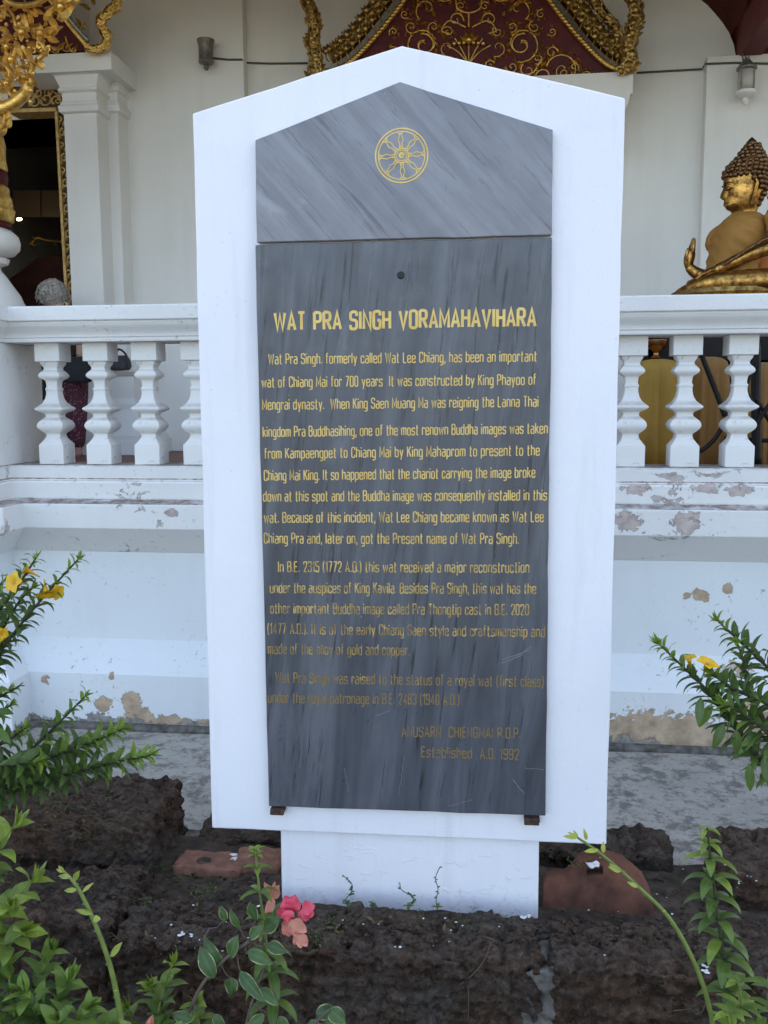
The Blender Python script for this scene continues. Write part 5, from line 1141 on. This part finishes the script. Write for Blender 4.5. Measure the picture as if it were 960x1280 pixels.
trumpet(A1, 18, 728, 2.5, (-.3, -.8, .25), .026, 1); trumpet(A1, 34, 713, 2.55, (-.7, -.35, .5), .024, 2); trumpet(A1, 58, 741, 2.56, (.3, -.4, -.7), .026, 3); trumpet(A1, 71, 740, 2.6, (.7, -.5, -.1), .020, 4); trumpet(A1, 2, 792, 2.5, (.7, -.4, -.1), .018, 5)
# lower, denser branches on the left
B1 = plant('leafy_shrub', 'dense dark green shrub with arching branches over the left block', 'shrub', (-1.75, 2.75, -.05)); ms, ml = MB(), MB()
for pts, L, gp in (([(-110, 1080, 2.8), (-10, 985, 2.75), (36, 940, 2.75), (72, 905, 2.75), (106, 871, 2.75)], .072, .030), ([(-110, 1060, 2.75), (-20, 985, 2.7), (40, 955, 2.7), (98, 934, 2.7), (152, 912, 2.7)], .098, .020), ([(-110, 1080, 2.7), (-20, 1000, 2.66), (55, 977, 2.66), (125, 957, 2.66), (188, 944, 2.66)], .092, .022), ([(-80, 1000, 2.72), (-30, 950, 2.72), (10, 925, 2.72), (32, 910, 2.72)], .07, .022), ([(-80, 980, 2.65), (-40, 930, 2.65), (-8, 900, 2.65), (14, 880, 2.65)], .06, .022), ([(-80, 1010, 2.6), (-30, 965, 2.6), (10, 958, 2.6), (50, 952, 2.6)], .09, .022), ([(-80, 950, 2.7), (-30, 890, 2.7), (5, 868, 2.7), (24, 858, 2.7)], .05, .022)):
    branch(ms, ml, px3(pts), .008, .0025, L, L*.27, gp, 3, .22, 1.15, .85, rr, .32)
for (x, y, a, b) in ((2, 862, 1, .5), (8, 885, 1, .4), (-8, 848, .9, .8), (4, 905, .8, -.3)): leaf(ml, at(x-14, y+6, 2.5), Vector((a, -.2, b)), (0, -.5, 1), .075, .034, .5, .2, rr.uniform(.1, .5), 7)
fin(ms, 'stem', M['stem'], B1); fin(ml, 'leaves', M['leaf'], B1)
# right-hand yellow-flowered branch
H1 = plant('flowering_shrub', 'shrub branch with a half open yellow flower reaching in from the right edge', 'shrub', (1.15, 2.55, -.1), 'yellow flowered shrubs'); ms, ml = MB(), MB()
for pts, L, st_, gp in (([(1090, 1130, 2.5), (1000, 1005, 2.48), (935, 932, 2.45), (888, 868, 2.45), (852, 832, 2.45), (825, 806, 2.45)], .078, .28, .022), ([(1050, 960, 2.55), (1000, 880, 2.55), (960, 835, 2.55), (925, 802, 2.55), (898, 777, 2.55)], .074, .2, .027), ([(990, 960, 2.5), (942, 880, 2.5), (934, 850, 2.5), (928, 822, 2.5), (922, 806, 2.5)], .066, .3, .026), ([(1000, 900, 2.45), (960, 880, 2.45), (915, 860, 2.45), (890, 842, 2.45)], .078, .1, .02), ([(1010, 1000, 2.4), (970, 930, 2.4), (940, 900, 2.4), (905, 880, 2.4)], .088, .1, .026)):
    branch(ms, ml, px3(pts), .007, .002, L, L*.27, gp, 3, .14, 1.15, .95, rr, st_)
for (x, y, a, b) in ((905, 905, -.25, -1), (920, 912, .1, -1), (937, 955, -.1, -1), (890, 880, -.3, -1), (955, 945, .1, -1), (945, 915, -.6, -.8), (876, 872, -.2, -1)): leaf(ml, at(x, y, 2.42), Vector((a, -.25, b)), (-.3, -1, .2), .075, .024, .4, .2, rr.uniform(0, .35), 7)
fin(ms, 'stem', M['stem'], H1); fin(ml, 'leaves', M['leaf'], H1); trumpet(H1, 884, 830, 2.46, (.15, -.35, .85), .024, 8); trumpet(H1, 861, 824, 2.47, (-.3, -.1, .9), .019, 9)
# whorled shoot at the lower right
I1 = plant('leafy_shoot', 'upright shoot with tiers of drooping whorled leaves at the lower right', 'plant', tuple(at(915, 1330, 2.2))); ms, ml = MB(), MB()
S_ = spline(px3([(916, 1330, 2.22), (909, 1230, 2.2), (898, 1150, 2.2), (889, 1080, 2.2), (884, 1035, 2.2)]), 10); ms.tube(S_, [.005-.0025*i/(len(S_)-1) for i in range(len(S_))], 6)
for (x, y, n_, L, W, yg, ang) in ((884, 1038, 5, .034, .012, .8, .3), (885, 1055, 5, .050, .017, .5, .1), (887, 1074, 5, .070, .023, .2, .6), (890, 1099, 5, .078, .025, .1, .2), (893, 1124, 5, .080, .026, .08, .5), (897, 1150, 5, .080, .027, .1, .1), (901, 1174, 5, .084, .030, .08, .4), (906, 1200, 6, .085, .030, .06, .2), (912, 1240, 6, .085, .032, .08, .3)):
    c = at(x, y, 2.2)
    for k in range(n_):
        a = ang+2*math.pi*k/n_+rr.uniform(-.15, .15); leaf(ml, c, (math.cos(a), math.sin(a), .38), (0, 0, 1), L*rr.uniform(.9, 1.1), W, rr.uniform(1.0, 1.5), .3, yg+rr.uniform(0, .1), 8)
fin(ms, 'stem', M['stem'], I1); fin(ml, 'leaves', M['leaf_broad'], I1)
I2 = plant('leafy_shoot', 'bright green rosette shoot in the bottom right corner below the whorled shoot', 'plant', tuple(at(935, 1340, 2.05))); ms, ml = MB(), MB()
for pts, yg in (([(930, 1340, 2.05), (928, 1280, 2.03), (924, 1228, 2.0)], .5), ([(915, 1340, 2.0), (918, 1300, 1.98), (914, 1268, 1.96)], .8), ([(970, 1340, 2.05), (968, 1280, 2.05), (962, 1235, 2.05)], .3), ([(950, 1360, 2.0), (955, 1320, 2.0), (950, 1286, 2.0)], .5)):
    S_ = spline(px3(pts), 6); ms.tube(S_, .003, 6)
    for q, nq, L in ((S_[-1], 5, .05), (S_[-5], 5, .062), (S_[-9], 5, .07)):
        for k in range(nq): a = k*2*math.pi/nq+rr.uniform(-.3, .3); leaf(ml, q, (math.cos(a), math.sin(a), .6), (0, 0, 1), L*rr.uniform(.85, 1.1), .020, rr.uniform(.5, 1.1), .25, min(1, yg*rr.uniform(.4, 1.1)), 7)
fin(ms, 'stem', M['stem_green'], I2); fin(ml, 'leaves', M['leaf_broad'], I2)
# arching lime stems
def lime(label, pts, r_, leaves, Yl, thorns=0):
    t = plant('arching_stem', label, 'plant', tuple(at(*pts[0])), 'arching green stems'); ms, ml = MB(), MB(); S_ = spline(px3(pts), 10); n = len(S_)-1
    ms.tube(S_, [r_*(1-.55*i/n) for i in range(n+1)], 9)
    for k in range(6, n-2, 7): ms.ball(S_[k]+Vector((r_*.6*rr.choice((1, -1)), -.001, 0)), r_*.55, 6, 4, (1.2, 1, .6))
    for (x, y, dx, dy, L, W, yg) in leaves: leaf(ml, at(x, y, Yl), Vector((dx, rr.uniform(-.35, .1), -dy)), (rr.uniform(-.3, .3), -1, .5), L, W, rr.uniform(-.1, .5), .25, yg, 7, None, .6)
    fin(ms, 'stem', M['stem_green'], t); fin(ml, 'leaves', M['leaf_lime'], t); return t
lime('yellow green stem arching over the terracotta tile from the bottom right', [(900, 1330, 2.12), (880, 1235, 2.12), (842, 1155, 2.12), (795, 1106, 2.12), (752, 1068, 2.12), (722, 1047, 2.12)], .0062,
     [(722, 1047, -1, -.05, .033, .010, 1), (722, 1047, -.9, -.5, .026, .009, 1), (722, 1046, -.6, -.8, .018, .007, .9), (733, 1050, -.25, -1, .030, .010, .95), (754, 1066, .05, -1, .026, .010, .95), (748, 1062, -1, .1, .034, .011, .75), (774, 1090, -.7, -.6, .030, .012, .6), (776, 1089, -.9, -.35, .032, .014, .55), (797, 1109, -1, -.35, .026, .010, .7), (828, 1139, .9, -.3, .010, .004, .5)], 2.11)
lime('thick pale green stem with few small leaves standing at the lower left', [(160, 1335, 2.0), (150, 1265, 2.0), (137, 1205, 2.0), (116, 1148, 2.0), (96, 1108, 2.0), (80, 1090, 2.0)], .0078,
     [(80, 1090, -.9, -.35, .022, .008, .7), (80, 1090, -.5, -.9, .022, .009, .7), (82, 1091, -.1, -1, .020, .008, .7), (92, 1100, .5, -.9, .045, .016, .35), (88, 1096, -1, .05, .034, .010, .5), (103, 1115, .7, -.75, .040, .009, .6), (96, 1112, -1, .25, .034, .012, .55), (115, 1142, -1, -.15, .042, .013, .35), (117, 1148, .9, -.15, .020, .015, .6), (138, 1196, .55, -.9, .052, .016, .4), (148, 1238, -1, .15, .016, .004, .7)], 1.99)
# variegated shrub at the bottom
F1 = plant('variegated_shrub', 'low shrub with cream edged leaves in front of the left block', 'shrub', tuple(at(225, 1330, 2.1))); ms, ml = MB(), MB()
for pts, r_ in (([(215, 1330, 2.12), (245, 1245, 2.1), (275, 1205, 2.1), (312, 1176, 2.1)], .0042), ([(300, 1330, 2.1), (310, 1270, 2.1), (330, 1210, 2.12)], .003), ([(360, 1340, 2.05), (385, 1290, 2.05), (412, 1262, 2.05)], .003), ([(262, 1225, 2.1), (255, 1180, 2.1), (262, 1160, 2.1)], .002)):
    ms.tube(spline(px3(pts), 8), r_, 6)
FS = [Vector(v) for v in ms.v[::3]]
for (x, y, dx, dy, L, W) in ((268, 1222, -.75, -1, .085, .044), (278, 1208, -.55, -1, .095, .032), (288, 1196, .05, -1, .06, .03), (300, 1160, -.6, -1, .06, .02), (320, 1150, -.3, -1, .055, .03), (312, 1172, .6, -.9, .05, .03), (330, 1160, .7, -.5, .055, .034), (335, 1180, .9, .1, .05, .034), (290, 1222, -.1, 1, .045, .036), (300, 1215, .85, .75, .09, .03), (310, 1190, .9, .25, .07, .03), (326, 1235, .8, .5, .06, .03), (395, 1268, 1, -.35, .055, .034), (388, 1275, .7, .5, .05, .03), (412, 1262, .8, .2, .05, .034), (405, 1275, 1, .5, .06, .03), (350, 1270, .4, .8, .06, .03), (345, 1150, .3, -1, .045, .028), (282, 1150, -.2, -1, .04, .02), (240, 1275, -.9, -.2, .055, .03), (268, 1268, .5, .6, .05, .03), (420, 1290, .2, -1, .04, .03), (330, 1268, -.6, .7, .06, .03)):
    b_ = at(x, y, 2.08+rr.uniform(-.03, .03)); n_ = min(FS, key=lambda v: (v-b_).length); ms.tube([n_, n_.lerp(b_, .5)+Vector((0, -.004, -.006)), b_+Vector((dx, 0, -dy)).normalized()*.003], [.0016, .0013, .001], 5)
    leaf(ml, b_, Vector((dx, rr.uniform(-.5, -.1), -dy)), (rr.uniform(-.4, .4), -1, .6), L, W, rr.uniform(.2, .9), .2, rr.uniform(0, .6), 8, None, .8)
fin(ms, 'stem', M['stem_brown'], F1); fin(ml, 'leaves', M['leaf_var'], F1)
# upright shoot with pink bracts
G1 = plant('flowering_shoot', 'upright shoot with red pink bracts in front of the pedestal', 'plant', tuple(at(345, 1340, 2.15))); ms, ml = MB(), MB()
S_ = spline(px3([(348, 1340, 2.15), (340, 1250, 2.15), (332, 1170, 2.15), (324, 1110, 2.15), (319, 1062, 2.15)]), 10); ms.tube(S_, [.0048-.002*i/(len(S_)-1) for i in range(len(S_))], 6)
for (x, y, n_, L, W, yg, ang, zz) in ((319, 1064, 5, .028, .011, .9, .3, 1.2), (320, 1070, 4, .030, .011, .8, 1.0, .8), (322, 1086, 4, .042, .016, .4, .1, .5), (325, 1115, 4, .06, .018, .15, .6, .4), (331, 1150, 4, .072, .022, .1, 0.05, .3), (335, 1190, 5, .085, .024, .05, .5, .25), (338, 1215, 5, .09, .026, .05, .2, .15), (342, 1250, 6, .095, .028, .05, .7, .15)):
    c = at(x, y, 2.15)
    for k in range(n_): a = ang+2*math.pi*k/n_+rr.uniform(-.15, .15); leaf(ml, c, (math.cos(a), math.sin(a), zz), (0, 0, 1), L*rr.uniform(.9, 1.1), W, rr.uniform(.9, 1.4), .3, yg+rr.uniform(0, .1), 8)
fin(ms, 'stem', M['stem_green'], G1); fin(ml, 'leaves', M['leaf_broad'], G1)
def bracts(par, px, py, Y, L, W, m, lst):
    mb = MB(); c = at(px, py, Y)
    for (dx, dy, dr) in lst: leaf(mb, c, Vector((dx, -.35, -dy)), (-.2*dx, -1, .3), L, W, dr, .15, rr.random(), 7, None, .9)
    fin(mb, 'bract', M[m], par)
bracts(G1, 366, 1138, 2.1, .043, .042, 'pink', [(-.5, -1, 1.0), (.35, -1, .9)]); bracts(G1, 358, 1138, 2.08, .030, .036, 'pink', [(-.5, .7, 1.3), (.3, .8, 1.2)]); bracts(G1, 378, 1136, 2.09, .034, .035, 'pink', [(.9, .3, 1.1), (.5, .9, 1.2), (.8, -.4, 1.0)])
bracts(G1, 366, 1150, 2.12, .045, .038, 'peach', [(.7, .5, .5), (-.2, 1, .4), (.25, 1, .8), (-.5, .8, .6)]); bracts(G1, 376, 1168, 2.12, .032, .03, 'peach', [(-.5, .8, .4), (.1, 1, .3), (.4, .5, .6)])
bracts(G1, 342, 1122, 2.2, .050, .022, 'peach', [(-.35, -1, .2), (.05, -1, .3), (.35, -1, .2), (-.1, .4, .3)])
N1 = plant('flowering_shoot', 'peach and red bud among leaves at the bottom edge', 'plant', tuple(at(190, 1330, 1.95))); ms, ml = MB(), MB()
ms.tube(spline(px3([(180, 1335, 1.95), (188, 1300, 1.93), (192, 1282, 1.92)]), 6), .003, 6)
for (x, y, dx, dy, L) in ((170, 1290, -.8, -.7, .05), (215, 1290, .5, -.8, .045), (176, 1300, -1, -.1, .05), (210, 1300, .8, -.3, .05), (232, 1300, .1, -1, .035), (160, 1310, -.5, -.9, .06)): leaf(ml, at(x, y, 1.93), Vector((dx, -.3, -dy)), (0, -1, .5), L, .022, .5, .2, rr.uniform(.2, .8), 7)
fin(ms, 'stem', M['stem_green'], N1); fin(ml, 'leaves', M['leaf_broad'], N1); bracts(N1, 186, 1288, 1.9, .046, .020, 'peach', [(.35, -1, .1), (.1, -1, .2), (.6, -1, .3)]); bracts(N1, 190, 1290, 1.89, .034, .012, 'pink', [(.25, -1, .1)])
# broad-leaved shoots, bottom left corner
def bush(name, label, base, tips, L, W, Y, m, seed, young, whorl=3, gp=.03, start=.25):
    t = plant(name, label, 'plant', tuple(at(base[0], base[1], Y))); ms, ml = MB(), MB(); r2 = random.Random(seed)
    for (x, y, dY) in tips:
        b = at(base[0]+r2.uniform(-25, 25), base[1], Y); e = at(x, y, Y+dY); mid = b.lerp(e, .5)+Vector((r2.uniform(-.04, .04), r2.uniform(-.04, .04), .03))
        branch(ms, ml, [b, mid, e], .004, .0018, L, W, gp, whorl, .35, .8, 1.0, r2, start, .2, .4, young, .15, .75)
    fin(ms, 'stem', M['stem_green'], t); fin(ml, 'leaves', M[m], t); return t
bush('leafy_plant', 'broad pale green leaves with yellow tips at the left edge below the dark shrub', (-40, 1260), [(18, 1030, 0), (40, 1100, -.05), (12, 1130, -.1), (-10, 1060, 0), (30, 1165, -.1)], .085, .040, 2.15, 'leaf_broad', 31, .9, 2, .045, .2)
bush('leafy_plant', 'low dark leafy plant filling the bottom left corner', (40, 1370), [(62, 1190, .05), (10, 1200, .05), (85, 1225, .0), (30, 1240, -.05), (110, 1262, -.05), (-10, 1250, 0), (140, 1285, 0), (70, 1275, -.1)], .085, .034, 2.05, 'leaf', 37, .45, 3, .036, .2)
bush('leafy_plant', 'small leafy plant with pale tips between the lime stem and the cream edged shrub', (215, 1360), [(215, 1205, 0), (190, 1235, .03), (245, 1255, 0), (160, 1262, .02)], .062, .026, 2.15, 'leaf_broad', 41, .8, 3, .035, .35)
# weeds at the foot of the pedestal
def weed(label, px, py, h, seed, lf=True):
    r2 = random.Random(seed); b = at(px, py, 2.655); t = plant('weed', label, 'weed', b, 'weeds at the foot of the pedestal'); ms, ml = MB(), MB(); pts = [b]
    for k in range(1, 5): pts.append(b+Vector((r2.uniform(-.008, .008)*k, -.004, h*k/4)))
    S_ = spline(pts, 5); ms.tube(S_, .0013, 5)
    for i in range(4, len(S_)):
        for k in range(r2.choice((0, 1, 1, 2))):
            a = r2.uniform(0, 6.28); leaf(ml, S_[i], (math.cos(a), math.sin(a)*.5, r2.uniform(-.2, .6)), (0, -.4, 1), r2.uniform(.006, .016 if i < 12 else .010), r2.uniform(.004, .008), .5, .2, r2.uniform(0, .3), 4)
    for k in range(4): a = k*1.6; leaf(ml, b+Vector((0, -.005, .012)), (math.cos(a), math.sin(a), .5), (0, 0, 1), .020, .010, .6, .2, .3, 5)
    fin(ms, 'stem', M['stem'], t); fin(ml, 'leaves', M['leaf'], t)
weed('thin dark weed against the pedestal, leftmost of the three', 435, 1134, .105, 1); weed('thin sparse weed against the pedestal, middle of the three', 511, 1137, .085, 2); weed('taller leafy weed against the pedestal, rightmost of the three', 547, 1138, .140, 3)
weed('tiny low weed sprouting between the leftmost and middle pedestal weeds', 470, 1140, .035, 4)
# moss tufts, grass blades and creeping weeds
mb = MB(); r2 = random.Random(5)
def tuft(x, y, z, n_, h, spread, yg):
    for k in range(n_):
        a = r2.uniform(0, 6.28); q = Vector((x+r2.gauss(0, spread), y+r2.gauss(0, spread), z)); leaf(mb, q, (math.cos(a)*.8, math.sin(a)*.8, r2.uniform(.2, 1.2)), (0, 0, 1), h*r2.uniform(.5, 1.3), h*.42, .8, .2, r2.uniform(0, yg), 4)
dg = bpy.context.evaluated_depsgraph_get(); dg.update()
SOLID = ('laterite', 'planter', 'pavement', 'cement', 'mortar', 'broken', 'terra', 'clay', 'ground')
def ground_hit(px, py, solid=SOLID):
    d = (RT*((px-480)/FPX)+UP*((640-py)/FPX)+fwd).normalized(); o = EYE+d*1.2
    for _ in range(40):
        ok, loc, n_, fi, ob, mw = C.ray_cast(dg, o, d)
        if not ok: break
        nm = ob.name if not ob.parent else ob.parent.name
        if nm.startswith(solid): return loc
        o = loc+d*.002
    return at(px, py, 2.8)
for (x, y, n_, h, sp_) in ((255, 1112, 50, .014, .03), (235, 1095, 30, .014, .025), (140, 1060, 30, .012, .03), (110, 1040, 30, .012, .03), (420, 1150, 50, .008, .03), (400, 1165, 50, .009, .03), (450, 1145, 40, .007, .02), (370, 1145, 40, .009, .02), (590, 1142, 30, .007, .02), (640, 1150, 30, .007, .02), (720, 1080, 30, .01, .02), (180, 1130, 30, .014, .02), (270, 1150, 40, .008, .03), (330, 1140, 40, .008, .03), (130, 1000, 30, .010, .03), (80, 1008, 40, .012, .03), (205, 1085, 30, .015, .02), (690, 1070, 20, .01, .02), (750, 1050, 24, .01, .03), (520, 1140, 30, .007, .03)):
    q = ground_hit(x, y); tuft(q.x, q.y, q.z, n_, h, sp_, .35)
tag(mb.build('ground_cover', M['leaf'], smooth=True), 'moss and tiny creeping weeds on the blocks and soil', 'moss', kind='stuff')
mb = MB()
for k in range(110):
    x, y = (r2.uniform(45, 130), r2.uniform(1015, 1055)) if k < 60 else (r2.uniform(130, 330), r2.uniform(1060, 1180))
    q = ground_hit(x, y); a = r2.uniform(-.6, .6)+(math.pi if r2.random() < .4 else 0); l_ = r2.uniform(.03, .09); e = q+Vector((math.cos(a)*l_, math.sin(a)*l_, r2.uniform(0, .02)))
    mb.tube([q, q.lerp(e, .5)+Vector((0, 0, r2.uniform(.004, .02))), e], [.0011, .0009, .0005], 4)
for l in ([(614, 1178), (606, 1200), (592, 1218), (575, 1232)], [(600, 1170), (612, 1174), (622, 1178)], [(842, 1264), (852, 1263), (862, 1262)], [(868, 1268), (876, 1266), (880, 1258)], [(585, 1232), (586, 1250), (585, 1275)]):
    mb.tube(spline([ground_hit(*p_)+Vector((0, -.006, .006)) for p_ in l], 5), .0014, 5)
for k in range(16):
    x, y = r2.choice(((r2.uniform(130, 330), r2.uniform(1110, 1190)), (r2.uniform(360, 860), r2.uniform(1150, 1185)), (r2.uniform(60, 170), r2.uniform(1005, 1050)))); q = ground_hit(x, y); a = r2.uniform(0, 6.28)
    leaf(mb, q+Vector((0, 0, .006)), (math.cos(a), math.sin(a), .1), (0, 0, 1), r2.uniform(.02, .04), r2.uniform(.008, .014), r2.uniform(-.8, .8), .4, 0, 5)
tag(mb.build('dry_grass', M['twig'], smooth=True), 'dry grass blades, fallen leaves and twigs strewn over the blocks', 'dry grass', kind='stuff')
mb = MB()
for k in range(60):
    x, y = r2.choice(((r2.gauss(250, 40), r2.gauss(1170, 10)), (r2.uniform(370, 680), r2.uniform(1148, 1165)), (r2.uniform(200, 640), r2.uniform(1140, 1200)), (r2.uniform(700, 860), r2.uniform(1070, 1200)), (r2.gauss(915, 15), r2.gauss(1095, 8))))
    if y < 1122 and 340 < x < 690: continue
    q = ground_hit(x, y); s_ = abs(r2.gauss(0, .0016))+.0010
    mb.ball(q+Vector((0, 0, s_*.4)), s_, 5, 4, (r2.uniform(.8, 2), 1, r2.uniform(.4, .8)))
for (x, y, s_) in ((228, 1168, .010), (239, 1170, .006), (241, 1131, .007), (324, 1134, .006), (655, 1147, .008), (880, 1208, .009), (883, 1216, .008), (663, 1146, .006)):
    q = ground_hit(x, y)
    for k in range(4): mb.ball(q+Vector((r2.uniform(-1, 1)*s_, r2.uniform(-1, 1)*s_, s_*.3)), s_*.6, 6, 4, (1.3, 1, .4))
tag(mb.build('paint_flakes', M['flake']), 'white flakes of paint and lime scattered on blocks and soil', 'flakes', kind='stuff')
mb = MB()
for k in range(900):
    x, y = (r2.uniform(100, 345), r2.uniform(1085, 1200)) if k < 420 else (r2.uniform(340, 860), r2.uniform(1146, 1180)) if k < 760 else (r2.uniform(680, 900), r2.uniform(1100, 1180))
    if y < 1150 and 345 < x < 680: continue
    q = ground_hit(x, y); s_ = abs(r2.gauss(0, .0045))+.0018; nb = len(mb.v)
    if (q-ground_hit(x, y, SOLID[:5])).length > .004: continue
    mb.ball(q, s_, 6, 4, (r2.uniform(.8, 1.6), r2.uniform(.8, 1.4), r2.uniform(.5, 1)))
    mb.v[nb:] = [tuple(Vector(v)+s_*.5*noise.noise_vector(Vector(v)*150)) for v in mb.v[nb:]]
tag(mb.build('rubble_crumbs', M['laterite']), 'crumbs of broken laterite and gravel lying on the soil', 'rubble', kind='stuff')
